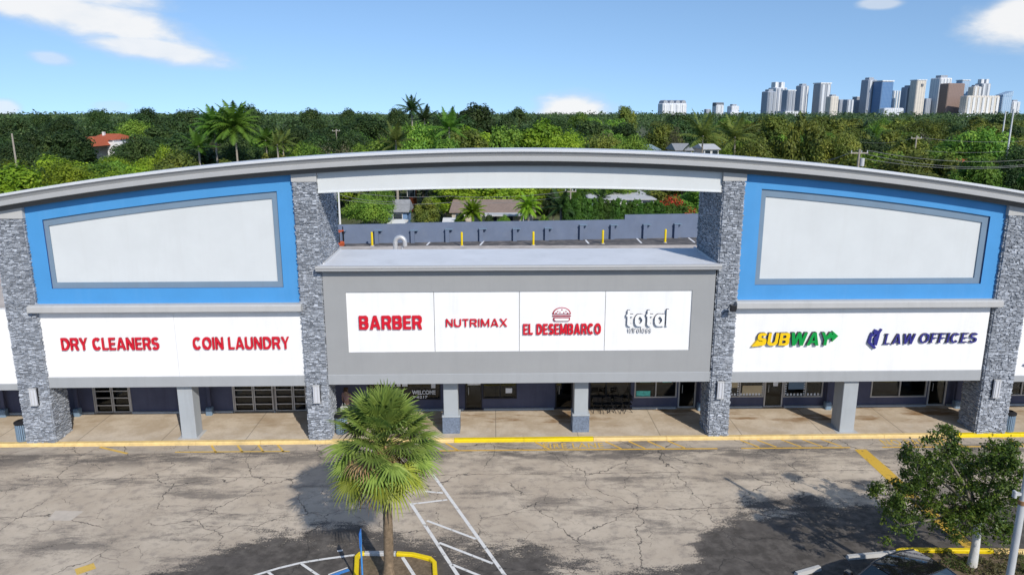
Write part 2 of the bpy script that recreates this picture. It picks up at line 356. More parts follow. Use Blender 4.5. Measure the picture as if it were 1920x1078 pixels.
M['trunk'] = mat('palm_bark', (0.20,0.145,0.092), 0.9, 0.35, 8, bump=0.8, bscale=18); M['bark'] = mat('grey_bark', (0.19,0.165,0.13), 0.9, 0.3, 5, bump=0.6, bscale=14)
M['white_trunk'] = mat('limewashed_trunk', (0.60,0.59,0.55), 0.9, 0.1, 5, bump=0.4, bscale=16, dirt=(0.36,0.34,0.30), dirt_amt=0.5)
M['steel'] = mat('galvanised_steel', (0.50,0.50,0.49), 0.5, 0.06, 2, dirt=(0.42,0.41,0.39), dirt_amt=0.4); M['rust'] = mat('rusty_band', (0.30,0.16,0.07), 0.8)
M['wall_blue'] = mat('blue_grey_wall', (0.145,0.18,0.255), 0.85, 0.08, 0.7, dirt=(0.185,0.215,0.275), dirt_amt=0.5)
M['wood'] = mat('pole_wood', (0.33,0.29,0.24), 0.9, 0.15, 3); M['wire'] = mat('wire', (0.22,0.22,0.22), 0.6)
M['brown_roof'] = mat('brown_shingle', (0.245,0.185,0.15), 0.9, 0.15, 3.5, dirt=(0.19,0.145,0.12), dirt_amt=0.6); M['grey_roof'] = mat('grey_shingle', (0.27,0.275,0.28), 0.9, 0.15, 3); M['white_roof'] = mat('white_flat_roof', (0.50,0.50,0.495), 0.8, 0.08, 1, dirt=(0.36,0.36,0.35), dirt_amt=0.5)
M['red_roof'] = mat('terracotta_tile', (0.40,0.10,0.045), 0.85, 0.25, 5); M['teal_roof'] = mat('blue_grey_roof', (0.22,0.29,0.32), 0.8, 0.12, 2)
M['house_white'] = mat('white_house_paint', (0.66,0.66,0.64), 0.8, 0.05, 1); M['house_blue'] = mat('blue_house_paint', (0.17,0.28,0.46), 0.8, 0.06, 1); M['house_cream'] = mat('cream_house_paint', (0.52,0.46,0.37), 0.8, 0.06, 1)
M['dark_glass'] = mat('dark_window', (0.03,0.04,0.05), 0.1, 0.1, spec=0.6)
M['orange'] = mat('orange_paint', (0.52,0.10,0.03), 0.5); M['galv'] = mat('vent_galvanised', (0.55,0.56,0.57), 0.4, 0.1, 6, metal=0.4)
M['skin'] = mat('skin', (0.42,0.25,0.17), 0.6, 0.05); M['hair'] = mat('brown_hair', (0.07,0.04,0.02), 0.7); M['pink'] = mat('dusty_pink_shirt', (0.40,0.24,0.22), 0.85, 0.08); M['white_cloth'] = mat('white_cloth', (0.65,0.65,0.65), 0.9)
M['jean'] = mat('dark_trousers', (0.05,0.05,0.07), 0.9); M['teal'] = mat('teal_poster', (0.12,0.55,0.45), 0.5, 0.4, 5); M['tan_board'] = mat('tan_board', (0.55,0.45,0.28), 0.7, 0.1, 2)
M['booth'] = mat('orange_brown_booth', (0.32,0.13,0.04), 0.6); M['ground'] = mat('grassy_ground', (0.09,0.105,0.05), 0.95, 0.4, 0.15, dirt=(0.15,0.125,0.08), dirt_amt=0.5)
M['alley'] = mat('alley_asphalt', (0.105,0.10,0.10), 0.9, 0.3, 0.8, dirt=(0.30,0.26,0.22), dirt_amt=0.6)
# ------------------------------------------------------------------ setting: ground, lot, walk
def struct(name, mb, m, **k): return tag(mb.build(name, m), kind='structure', **k)
g = MB(); g.face([(-9000,-400,-0.06),(9000,-400,-0.06),(9000,14000,-0.06),(-9000,14000,-0.06)]); struct('ground', g, M['ground'])
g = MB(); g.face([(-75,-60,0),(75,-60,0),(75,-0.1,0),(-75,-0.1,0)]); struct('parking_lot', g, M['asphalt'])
g = MB(); g.face([(-75,20,-0.01),(75,20,-0.01),(75,62,-0.01),(-75,62,-0.01)]); struct('alley', g, M['alley'])
g = MB(); g.box(-62,62,0.07,3.6,-0.2,0.15); struct('sidewalk', g, M['concrete'])
# painted kerb: faded ochre lengths, a fresh bright length in the middle and on the right
KX = [(-62,-1.95,'yellow'),(-1.95,4.6,'yellow_fresh'),(4.6,21.9,'yellow'),(21.9,62,'yellow_fresh')]
for a, b, m in KX:
    g = MB(); n = max(1, int((b-a)/3)); 
    for i in range(n):
        x0 = a+(b-a)*i/n; x1 = a+(b-a)*(i+1)/n
        prof = [(-0.17,-0.1),(-0.155,0.11),(-0.115,0.152),(0.068,0.153),(0.068,-0.1)]
        r0 = [(x0+0.006,y,z) for y, z in prof]; r1 = [(x1-0.006,y,z) for y, z in prof]
        g.grid([r0, r1], True); g.face(r0); g.face(r1[::-1])
    struct('kerb', g, M[m])
# ochre no-stopping strip along the kerb with slanted bars
Z1 = 0.006
g = MB()
for a, b in ((-2.7,10.2),(11.3,16.35),(17.85,40)): g.line((a,-1.0-0.006*(a+2.7)),(b,-1.0-0.006*(b+2.7)),0.11,Z1)
def bars(xs, dx=0.62):
    for x in xs: g.line((x,-0.20,),(x+dx,-0.98),0.10,Z1)
bars([-2.35,1.85,5.15,6.25,7.15,8.1,11.55,12.35,13.5,14.5,15.4,20.2,21.1,24.0,25.2])
struct('road_marking', g, M['line_y'])
g = MB()
g.line((-14.6,-0.86),(-9.4,-0.9),0.10,Z1); bars([-13.2,-12.0,-11.05,-10.15],0.5); g.line((-18.3,-0.25),(-16.7,-0.95),0.14,Z1); g.line((-23.6,-0.3),(-23.6,-1.0),1.4,Z1)
a_, b_ = gz(142,1072), gz(178,1060); g.line(a_, b_, 0.42, Z1)
struct('road_marking', g, M['line_f'])
g = MB(); g.face([(*gz(*p)[:2], 0.005) for p in ((88,975),(132,976),(157,958),(104,957))]); struct('road_patch', g, M['patch'])
# broad ochre lane divider running to the right-hand island
g = MB(); P4 = [(16.45,-1.32),(17.0,-1.32),(17.05,-3.3),(16.98,-6.0),(17.08,-9.2),(16.62,-9.3),(16.42,-6.4),(16.46,-3.4)]
g.face([(x,y,Z1) for x, y in P4][::-1]); struct('road_marking', g, M['line_yo'])
# white bay lines
g = MB(); Z2 = 0.008
g.line((-3.38,-5.68),(-0.4,-12.5),0.13,Z2); g.line((-2.69,-3.3),(1.15,-12.6),0.13,Z2)
for a, b in (((-3.3,-5.75),(-1.95,-5.45)),((-2.95,-4.75),(-2.15,-4.9)),((-2.62,-7.0),(-0.72,-8.3)),((-2.05,-8.5),(-0.12,-9.82)),((-1.5,-9.85),(0.6,-11.3)),((-0.95,-11.1),(0.9,-12.3))): g.line(a,b,0.11,Z2)
prev = None
for x, y in ((-10.5,-12.4),(-9.2,-11.1),(-8.03,-10.28),(-7.4,-9.92),(-6.74,-9.63),(-5.9,-9.4),(-4.95,-9.2)):
    if prev: g.line(prev,(x,y),0.11,Z2)
    prev = (x,y)
for a, b in (((-6.68,-9.67),(-4.6,-11.6)),((-7.68,-10.12),(-5.6,-12.2)),((-5.6,-8.95),(-5.42,-8.9))): g.line(a,b,0.1,Z2)
g.line((-5.62,-10.32),(-5.05,-9.94),0.06,Z2)
struct('road_marking', g, M['line_w'])
g = MB(); g.line((-5.9,-10.65),(-4.98,-10.06),0.16,Z2); struct('road_marking', g, M['line_b'])
g = MB(); g.line((12.0,-10.95),(12.5,-10.75),0.12,Z2); g.line((10.9,-11.3),(12.4,-13.3),0.1,Z2); g.line((9.7,-11.9),(11.0,-13.6),0.1,Z2)
struct('road_marking', g, M['line_w'])

# ------------------------------------------------------------------ text
def text_mesh(s, bold=0.0, shear=0.0, spacing=1.0):
    cu = bpy.data.curves.new('t', 'FONT'); cu.body = s; cu.size = 1; cu.extrude = 0.5; cu.offset = bold; cu.shear = shear; cu.space_character = spacing; cu.resolution_u = 3
    o = bpy.data.objects.new('t', cu); COL.objects.link(o); bpy.context.view_layer.update()
    me = bpy.data.meshes.new_from_object(o.evaluated_get(bpy.context.evaluated_depsgraph_get()))
    bpy.data.objects.remove(o); bpy.data.curves.remove(cu); return me
def fit_text(s, x0, x1, z0, z1, y, depth, face, side, name='lettering', parent=None, **k):
    """letters standing on a wall facing -Y, back at y"""
    me = text_mesh(s, **k); n = len(me.vertices); co = np.empty(n*3); me.vertices.foreach_get('co', co); co = co.reshape(-1,3)
    lo, hi = co.min(0), co.max(0)
    X = x0+(co[:,0]-lo[0])/(hi[0]-lo[0])*(x1-x0); Zz = z0+(co[:,1]-lo[1])/(hi[1]-lo[1])*(z1-z0); Y = y-(co[:,2]-lo[2])/(hi[2]-lo[2])*depth
    me.vertices.foreach_set('co', np.stack([X,Y,Zz],1).ravel()); me.materials.clear(); me.materials.append(face); me.materials.append(side); me.update()
    mi = [0 if p.normal.y < -0.7 else 1 for p in me.polygons]; me.polygons.foreach_set('material_index', mi)
    me.polygons.foreach_set('use_smooth', [False]*len(mi)); me.name = name
    o = bpy.data.objects.new(name, me); COL.objects.link(o)
    if parent: o.parent = parent
    return o
def px_text(s, l, r, t, b, y, depth, face, side, **k):
    yf = y-depth
    a = at(l, b, yf); c = at(r, t, yf); a2 = at(l, t, yf)
    return fit_text(s, (a.x+a2.x)/2, (c.x+at(r,b,yf).x)/2, a.z, c.z, y, depth, face, side, **k)

# ------------------------------------------------------------------ sign letters, built stroke by stroke
def glyph(c, th, ty):
    """width, convex polygons, centre lines; cap height 1, stem th, bar ty"""
    Wd = {'I': th, 'M': 0.92, 'W': 1.12, 'O': 0.86, 'C': 0.80, 'D': 0.78, 'E': 0.62, 'F': 0.58, 'L': 0.56, 'T': 0.66, 'A': 0.84, 'N': 0.76, 'S': 0.68, 'R': 0.76, 'B': 0.74, 'U': 0.76, 'X': 0.80, 'Y': 0.78,
          't': 0.46, 'o': 0.68, 'a': 0.68, 'l': th, 'w': 0.98, 'i': th, 'r': 0.42, 'e': 0.66, 's': 0.54}
    w = Wd[c]; h = th/2; b = ty/2; t = 1-ty/2; P = []; S = []
    rect = lambda x0, x1, z0, z1: P.append([(x0,z0),(x1,z0),(x1,z1),(x0,z1)])
    def arc(cx, cz, rx, rz, a0, a1, n=12): return [(cx+rx*math.cos(R(a0+(a1-a0)*i/n)), cz+rz*math.sin(R(a0+(a1-a0)*i/n))) for i in range(n+1)]
    def bowl(z0, z1, xr, rx): return [(th*0.5, z1)]+arc(xr-rx, (z0+z1)/2, rx, (z1-z0)/2, 90, -90)+[(th*0.5, z0)]
    dg = th*1.12; x = 0.72
    if c in 'BDEFILRTNM' and c != 'T': rect(0, th, 0, 1)
    if c == 'A': P += [[(0,0),(dg,0),(w/2+th*0.28,1),(w/2-th*0.6,1)], [(w-dg,0),(w,0),(w/2+th*0.6,1),(w/2-th*0.28,1)]]; rect(w*0.22, w*0.78, 0.20, 0.20+ty)
    if c == 'B': S += [bowl(0.5+0.0, t, w-h*1.15, (t-0.5)/2), bowl(b, 0.5, w-h, (0.5-b)/2)]
    if c == 'D': S += [bowl(b, t, w-h, w*0.52)]
    if c in 'EF': rect(th, w, 1-ty, 1); rect(th, w*0.92, 0.5-ty*0.45, 0.5+ty*0.5)
    if c in 'EL': rect(th, w, 0, ty)
    if c == 'R': S += [bowl(0.46, t, w-h, (t-0.46)/2)]; P.append([(w-dg*1.05,0),(w,0),(w*0.5+dg,0.46),(w*0.5-th*0.1,0.46)])
    if c == 'T': rect(0, w, 1-ty, 1); rect(w/2-h, w/2+h, 0, 1-ty)
    if c == 'N': rect(w-th, w, 0, 1); P.append([(w-dg,0),(w,0),(dg,1),(0,1)])
    if c == 'M': rect(w-th, w, 0, 1); P += [[(w/2-h*0.9,0.08),(w/2+h*0.9,0.08),(dg,1),(0,1)], [(w/2-h*0.9,0.08),(w/2+h*0.9,0.08),(w,1),(w-dg,1)]]
    if c == 'O': S += [arc(w/2, 0.5, w/2-h, 0.5-b, 0, 360, 30)]
    if c == 'C': S += [arc(w/2, 0.5, w/2-h, 0.5-b, 42, 318, 24)]
    if c == 'U': S += [[(h,1)]+arc(w/2, 0.34, w/2-h, 0.34-b, 180, 360, 14)+[(w-h,1)]]
    if c in 'Ss':
        k = 1.0 if c == 'S' else x; q = (k/2-b)/2; S += [arc(w/2, k/2+q, w/2-h*1.05, q, 24, 270, 14)+arc(w/2, k/2-q, w/2-h, q, 90, -156, 14)[1:]]
    if c in 'Ww':
        k = 1.0 if c == 'W' else x; d2 = dg*0.95
        for a, e in ((0, w*0.27), (w/2-d2/2, w*0.27-0.0)): P.append([(e-d2*0.5,0),(e+d2*0.5,0),(a+d2,k),(a,k)])
        for a, e in ((w/2-d2/2, w*0.73), (w-d2, w*0.73)): P.append([(e-d2*0.5,0),(e+d2*0.5,0),(a+d2,k),(a,k)])
    if c == 'X': P += [[(0,0),(dg,0),(w,1),(w-dg,1)], [(w-dg,0),(w,0),(dg,1),(0,1)]]
    if c == 'Y': rect(w/2-h, w/2+h, 0, 0.48); P += [[(w/2-h,0.42),(w/2+h*0.7,0.42),(dg,1),(0,1)], [(w/2-h*0.7,0.42),(w/2+h,0.42),(w,1),(w-dg,1)]]
    if c == 't': rect(w*0.30-h, w*0.30+h, 0.12, 0.96); rect(-0.02, w, x-ty, x); S += [[(w*0.30,0.24)]+arc(w*0.30+0.17, 0.22, 0.17, 0.22-b, 180, 285, 8)]
    if c == 'l': rect(0, th, 0, 1)
    if c == 'i': rect(0, th, 0, x*0.98); rect(0, th, x*1.1, x*1.1+th)
    if c in 'oa': S += [arc(w/2, x/2, w/2-h, x/2-b, 0, 360, 24)]
    if c == 'a': rect(w-th, w, 0, x)
    if c == 'r': rect(0, th, 0, x); S += [arc(w*0.95, x*0.42, w*0.95-h, x*0.58-b, 180, 82, 8)]
    if c == 'e': S += [arc(w/2, x/2, w/2-h, x/2-b, 0, 318, 20)]; rect(th*0.6, w-h, x/2-ty*0.4, x/2+ty*0.4)
    return w, P, S
def stroke_text(s, l, r, t, b, y, depth, face, side, th=0.2, ty=None, gap=0.12, shear=0.0, serif=0.0, name='lettering', parent=None):
    yf = y-depth; ty = ty or th*0.86
    A = at(l, b, yf); B = at(l, t, yf); C = at(r, t, yf); D = at(r, b, yf); x0, x1, z0, z1 = (A.x+B.x)/2, (C.x+D.x)/2, A.z, C.z
    mb = MB(); cur = 0; items = []
    for c in s:
        if c == ' ': cur += 0.38; continue
        w, P, S = glyph(c, th, ty); items.append((cur, w, P, S)); cur += w+gap
    tot = cur-gap; topz = max(z for o_, w, P, S in items for z in [q[1] for p in P for q in p]+[q[1]+ty/2 for p in S for q in p]); sx = (x1-x0)/(tot+shear); sz = (z1-z0)/topz
    X = lambda u, v: (x0+(u+shear*v)*sx, z0+v*sz)
    k = 0
    def solid(poly):
        nonlocal k
        d = yf-0.0012*(k % 7); k += 1; pts = [X(*q) for q in poly]; n = len(pts)
        mb.cur = 0; mb.face([(p[0],d,p[1]) for p in pts]); mb.cur = 1
        for i in range(n): a, e = pts[i], pts[(i+1) % n]; mb.face([(a[0],d,a[1]),(a[0],y,a[1]),(e[0],y,e[1]),(e[0],d,e[1])])
    for off, w, P, S in items:
        for p in P:
            solid([(q[0]+off, q[1]) for q in p])
        if serif:
            for p in P:
                if len(p) == 4 and abs(p[0][0]-p[3][0]) < 1e-6 and p[2][1]-p[1][1] > 0.6:
                    for zz in (0, 1-serif*0.45): solid([(off+p[0][0]-serif, zz),(off+p[1][0]+serif, zz),(off+p[1][0]+serif, zz+serif*0.45),(off+p[0][0]-serif, zz+serif*0.45)])
        for line in S:
            n = len(line); closed = (Vector(line[0])-Vector(line[-1])).length < 1e-5; Lf = []; Rt = []
            for i in range(n):
                a = Vector(line[i-1]) if i > 0 else (Vector(line[-2]) if closed else Vector(line[0])); e = Vector(line[i+1]) if i < n-1 else (Vector(line[1]) if closed else Vector(line[-1]))
                d = (e-a).normalized(); nn = Vector((-d.y, d.x)); hw = th/2*abs(nn.x)+ty/2*abs(nn.y); q = Vector(line[i])
                Lf.append(q+nn*hw); Rt.append(q-nn*hw)
            d_ = yf-0.0012*(k % 7); k += 1
            Lp = [X(q.x+off, q.y) for q in Lf]; Rp = [X(q.x+off, q.y) for q in Rt]
            mb.cur = 0; mb.grid([[(p[0],d_,p[1]) for p in Lp],[(p[0],d_,p[1]) for p in Rp]]); mb.cur = 1
            mb.grid([[(p[0],y,p[1]) for p in Lp],[(p[0],d_,p[1]) for p in Lp]]); mb.grid([[(p[0],d_,p[1]) for p in Rp],[(p[0],y,p[1]) for p in Rp]])
            if not closed:
                for i in (0, -1): mb.face([(Lp[i][0],d_,Lp[i][1]),(Rp[i][0],d_,Rp[i][1]),(Rp[i][0],y,Rp[i][1]),(Lp[i][0],y,Lp[i][1])])
    return mb.build(name, [face, side], parent)

# ------------------------------------------------------------------ shopping centre
shop = thing('shopping_center', 'long grey, white and blue shopping strip under one wide shallow arch, with stone faced piers', 'building')
XC = 1.12
def top(x):
    d = x-XC; return 13.50-0.0038*d*d
def seg(a, b, n): return [a+(b-a)*i/n for i in range(n+1)]
def stones(mb, axis, fixed, a0, a1, z0, z1, sgn, rnd, ztop=None, notch=None):
    """ledge stones laid on a face: axis 'x' (face at y=fixed, facing sgn*y) or 'y' (face at x=fixed)"""
    z = z0
    while z < z1-0.02:
        h = min(rnd.choice((0.04,0.05,0.055,0.07)), z1-z)
        a = a0 - (rnd.random()*0.12 if axis == 'x' else 0)*0
        while a < a1-0.02:
            w = min(rnd.uniform(0.07,0.22), a1-a)
            if a1-a-w < 0.09: w = a1-a
            p = [rnd.uniform(0.0,0.06)+0.018]*4; t = rnd.uniform(-0.014,0.014); u = rnd.uniform(-0.012,0.012)
            p = [p[0]-t-u, p[1]+t-u, p[2]+t+u*1.5, p[3]-t+u]
            e = 0.006
            c4 = [(a+e,z+e),(a+w-e,z+e),(a+w-e,z+h-e),(a+e,z+h-e)]
            def P(i, d):
                q, zz = c4[i]
                return (q, fixed+sgn*d, zz) if axis == 'x' else (fixed+sgn*d, q, zz)
            f = [P(i, p[i]) for i in range(4)]; k = [P(i, -0.02) for i in range(4)]
            n = len(mb.v); mb.v += f+k
            flip = (axis == 'x' and sgn > 0) or (axis == 'y' and sgn < 0)
            for q in ([0,1,2,3],[4,5,1,0],[5,6,2,1],[6,7,3,2],[7,4,0,3]):
                mb.f.append([n+i for i in (q[::-1] if flip else q)]); mb.mi.append(0); mb.smooth.append(False)
            a += w
        z += h
rnd = random.Random(3)
def pier(x0, x1, zcap, deep=None, side=1, wall_z=8.5, depth=1.35):
    mb = MB(); zt = top((x0+x1)/2)-0.5
    mb.cur = 1; mb.box(x0+0.02, x1-0.02, 0.02, depth-0.02, 0.15, zcap)
    if deep: mb.box(x0+0.02, x1-0.02, depth-0.02, deep-0.02, wall_z-0.4, zcap)
    mb.cur = 0
    stones(mb, 'x', 0.0, x0, x1, 0.15, zcap, -1, rnd)
    for xs, s in ((x0,-1),(x1,1)):
        stones(mb, 'y', xs, 0, depth, 0.15, zcap if not deep else wall_z-0.4, s, rnd)
        if deep: stones(mb, 'y', xs, 0, deep, wall_z-0.4, zcap, s, rnd)
    o = mb.build('stone_pier', [M['stone'], M['base_stone']], shop)
    c = MB(); e = 0.065; xs = seg(x0-e, x1+e, 4)
    poly = [(x0-e,zcap),(x1+e,zcap)]+[(x, top(x)-0.55) for x in xs[::-1]]
    c.prism(poly, -0.07, (deep or depth)+0.03); c.build('pier_cap', M['cap_grey'], o)
    return o
pier(-21.71,-20.42,10.58); pier(-8.68,-7.73,12.13,deep=3.95); pier(10.05,10.95,12.13,deep=3.7); pier(22.92,24.31,10.58)

# arch cornice swept along the arc
prof = [(0.0,0.9,1),(0.03,0.86,1),(0.03,-0.58,1),(0.0,-0.62,1),(-0.075,-0.62,1),(-0.085,-0.57,0),(-0.26,-0.44,0),(-0.275,-0.52,0),(-0.29,-0.54,0),(-0.46,-0.54,0),(-0.48,-0.52,0),(-0.48,-0.34,0),(-0.545,-0.32,0),(-0.55,-0.22,0),(-0.615,-0.20,0),(-0.62,-0.11,0),(-0.695,-0.09,0),(-0.70,-0.02,0),(-0.70,0.9,0)]
for nm, idx, m in (('cornice_coping', range(0,6), 'lip_metal'), ('arch_cornice', range(5,11), 'cornice_metal'), ('cornice_moulding', range(10,len(prof)), 'mould_shade')):
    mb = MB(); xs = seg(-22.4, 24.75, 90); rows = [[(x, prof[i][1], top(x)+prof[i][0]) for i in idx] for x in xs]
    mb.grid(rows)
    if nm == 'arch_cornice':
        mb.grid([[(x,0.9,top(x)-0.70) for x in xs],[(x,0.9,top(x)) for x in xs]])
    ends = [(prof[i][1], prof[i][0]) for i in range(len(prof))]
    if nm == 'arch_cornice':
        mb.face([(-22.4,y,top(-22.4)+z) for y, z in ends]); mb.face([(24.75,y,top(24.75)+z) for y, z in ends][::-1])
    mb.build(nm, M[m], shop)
# open beam between the two middle piers
mb = MB(); xs = seg(-7.66, 9.98, 36)
def bz(x): return 11.83-0.0026*(x-XC)**2
F = lambda y, zf: [(x,y,zf(x)) for x in xs]
mb.grid([F(0.09,lambda x: bz(x)+0.03), F(0.09,lambda x: top(x)-0.62)]); mb.grid([F(0.05,lambda x: bz(x)-0.0), F(0.05,lambda x: bz(x)+0.05), F(0.09,lambda x: bz(x)+0.08)])
mb.grid([F(0.75,bz), F(0.05,bz)]); mb.grid([F(0.75,lambda x: top(x)-0.62), F(0.75,bz)])
mb.build('arch_beam', M['inner_white'], shop)

# blue panels: ring, recessed blue-grey frame, recessed off-white board
def ring(name, m, xl, xr, zb, tf, xl2, xr2, zb2, tf2, y, rec, mrev):
    mb = MB(); n = 24
    xo = seg(xl, xr, n); xi = seg(xl2, xr2, n)
    def band(A, B): mb.grid([A, B])
    band([(a,y,tf(a)) for a in xo], [(a,y,tf2(a)) for a in xi])
    band([(a,y,zb2) for a in xi], [(a,y,zb) for a in xo])
    mb.face([(xl,y,zb),(xl2,y,zb2),(xl2,y,tf2(xl2)),(xl,y,tf(xl))]); mb.face([(xr,y,tf(xr)),(xr2,y,tf2(xr2)),(xr2,y,zb2),(xr,y,zb)])
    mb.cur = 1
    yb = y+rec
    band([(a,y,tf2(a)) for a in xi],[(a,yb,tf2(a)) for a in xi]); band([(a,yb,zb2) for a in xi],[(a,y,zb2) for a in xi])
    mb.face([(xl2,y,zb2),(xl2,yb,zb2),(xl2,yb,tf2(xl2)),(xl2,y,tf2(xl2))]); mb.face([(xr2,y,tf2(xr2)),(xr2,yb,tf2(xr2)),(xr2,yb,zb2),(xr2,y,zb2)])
    return mb
for xl, xr, a, b, c, d, k1, k2 in ((-20.44,-8.66,-19.66,-9.45,-19.47,-9.70,1.36,1.66),(10.93,22.94,11.78,22.19,12.01,21.90,1.30,1.62)):
    y0 = 0.13
    p = ring('accent_panel', None, xl, xr, 6.60, lambda x: top(x)-0.5, a, b, 7.43, lambda x: top(x)-k1, y0, 0.075, None).build('accent_panel', [M['blue'], M['blue_dark']], shop)
    ring('recessed_frame', None, a-0.02, b+0.02, 7.41, lambda x: top(x)-k1+0.02, c, d, 7.69, lambda x: top(x)-k2, y0+0.075, 0.06, None).build('recessed_frame', [M['frame_grey'], M['frame_grey']], p)
    mb = MB(); xs = seg(c-0.02, d+0.02, 24); mb.grid([[(x,y0+0.133,top(x)-k2+0.02) for x in xs],[(x,y0+0.133,7.67) for x in xs]]); mb.build('blank_board', M['inner_white'], p)
    mb = MB(); xs = seg(xl, xr, 24); mb.prism([(xl,6.6),(xr,6.6)]+[(x,top(x)-0.56) for x in xs[::-1]], y0+0.16, y0+0.45); mb.build('panel_backing', M['grey'], p)
# projecting ledges below the blue panels
def ledge(x0, x1, z0, z1, yf, yb, m, name='ledge'):
    pr = [(yb,z1),(yf+0.10,z1),(yf,z1-0.06),(yf,z0+0.03),(yf+0.03,z0),(yb,z0)]
    mb = MB(); r0 = [(x0,y,z) for y, z in pr]; r1 = [(x1,y,z) for y, z in pr]; mb.grid([r0, r1], True); mb.face(r0[::-1]); mb.face(r1); return mb.build(name, m, shop)
ledge(-20.62,-8.62,6.42,6.74,-0.33,0.6,M['cap_grey']); ledge(10.90,23.08,6.42,6.74,-0.33,0.6,M['cap_grey'])
# lower fascias
def fascia(x0, x1, z0, z1, y, m, band=None, seams=(), name='sign_fascia'):
    mb = MB(); xs = [x0]+list(seams)+[x1]
    for i in range(len(xs)-1): mb.box(xs[i]+(0.006 if i else 0), xs[i+1]-(0.006 if i < len(xs)-2 else 0), y, y+0.25, z0, z1)
    o = mb.build(name, m, shop)
    if band:
        b = MB(); b.bbox(x0, x1+0.0, y-0.045, y+0.26, band[0], band[1]-0.003, 0.02); b.build('fascia_band', M['band_grey'], o)
    return o
fascia(-20.40,-8.70,3.30,6.42,0.10,M['panel_white'],(2.80,3.30),(-14.45,))
fascia(10.98,22.80,3.30,6.42,0.10,M['panel_white'],(2.79,3.30),())
fascia(-62,-21.74,3.0,6.5,0.12,M['panel_white'],(2.70,3.0),(-30,-40,-50)); fascia(24.34,62,3.0,6.5,0.12,M['panel_white'],(2.70,3.0),(32,42,52))
# middle grey fascia with a shallow recess for the four sign boards
mid = ring('', None, -7.66, 9.93, 3.36, lambda x: 8.3, -6.67, 8.92, 4.41, lambda x: 7.23, -0.02, 0.06, None).build('sign_fascia', [M['grey'], M['grey']], shop)
mb = MB(); mb.box(-7.66,9.93,0.08,0.4,2.95,8.28); mb.box(-7.66,-7.60,-0.018,0.08,3.36,8.28); mb.box(9.87,9.93,-0.018,0.08,3.36,8.28); mb.build('fascia_backing', M['grey'], mid)
mb = MB(); mb.bbox(-7.68,9.95,-0.06,0.42,2.89,3.36,0.02); mb.build('fascia_band', M['band_grey'], mid)
for a, b in ((-6.69,-2.75),(-2.75,1.1),(1.1,5.0),(5.0,8.94)):
    mb = MB(); mb.box(a+0.012,b-0.012,0.03,0.07,4.39,7.25); mb.build('sign_board', M['panel_white'], mid)
# flat canopy roof over the middle bay
mb = MB(); mb.box(-7.84,10.05,-0.30,0.6,8.28,8.46); mb.box(-7.68,9.99,0.6,3.92,8.10,8.46); mb.build('canopy_roof', M['roof_metal'], shop)
mb = MB(); pr = [(-0.30,8.49),(-0.42,8.49),(-0.44,8.40),(-0.41,8.36),(-0.40,8.27),(-0.37,8.245),(-0.05,8.245),(-0.05,8.278),(-0.30,8.278)]
r0 = [(-7.86,y,z) for y, z in pr]; r1 = [(10.07,y,z) for y, z in pr]; mb.grid([r0,r1],True); mb.face(r0[::-1]); mb.face(r1); mb.build('canopy_edge', M['cornice_metal'], shop)
mb = MB(); mb.box(-7.66,-7.58,0.2,3.9,8.462,8.53); mb.build('roof_flashing', M['lip_metal'], shop); mb = MB(); mb.box(9.92,10.0,0.2,3.9,8.462,8.53); mb.build('roof_flashing', M['lip_metal'], shop)
# main flat roof and its back wall, outer walls, soffit
mb = MB(); mb.box(-62,62,4.0,24.6,4.7,5.0); mb.build('roof', M['roof_old'], shop)
mb = MB(); mb.box(-62,62,24.3,24.6,0,4.7); mb.box(-62,-61.7,3.6,24.3,0,4.7); mb.box(61.7,62,3.6,24.3,0,4.7); mb.box(-62,62,3.5,4.0,2.95,5.3); mb.build('wall', M['wall_blue'], shop)
mb = MB(); mb.box(-62,62,0.36,3.5,2.86,2.94); mb.build('soffit', M['band_grey'], shop)
# walkway columns
def column(x0, x1, y0, y1, base=False):
    mb = MB()
    if base:
        mb.bbox(x0,x1,y0,y1,1.06,2.86,0.015); o = mb.build('column', M['col_grey'], shop)
        b = MB(); e = 0.075; b.bbox(x0-e,x1+e,y0-e,y1+e,0.15,0.98,0.02); b.build('column_base', M['base_stone'], o)
        c = MB(); c.bbox(x0-e-0.02,x1+e+0.02,y0-e-0.02,y1+e+0.02,0.982,1.06,0.03); c.build('base_moulding', M['col_grey'], o)
        k = MB(); k.bbox(x0-0.03,x1+0.03,y0-0.03,y1+0.03,2.70,2.85,0.02); k.build('column_head', M['grey'], o)
    else:
        mb.bbox(x0,x1,y0,y1,0.15,2.86,0.02); o = mb.build('column', M['col_grey'], shop)
        k = MB(); k.box(x0-0.16,x1+0.16,y0-0.14,y1+0.14,0.14,0.157); k.build('footing', M['cap_grey'], o)
column(-14.76,-14.07,0.33,1.10); column(16.45,17.15,0.26,1.20); column(-2.46,-1.78,0.60,1.25,True); column(3.74,4.40,0.62,1.27,True)
column(-28.5,-27.8,0.33,1.1); column(31.5,32.2,0.33,1.1)

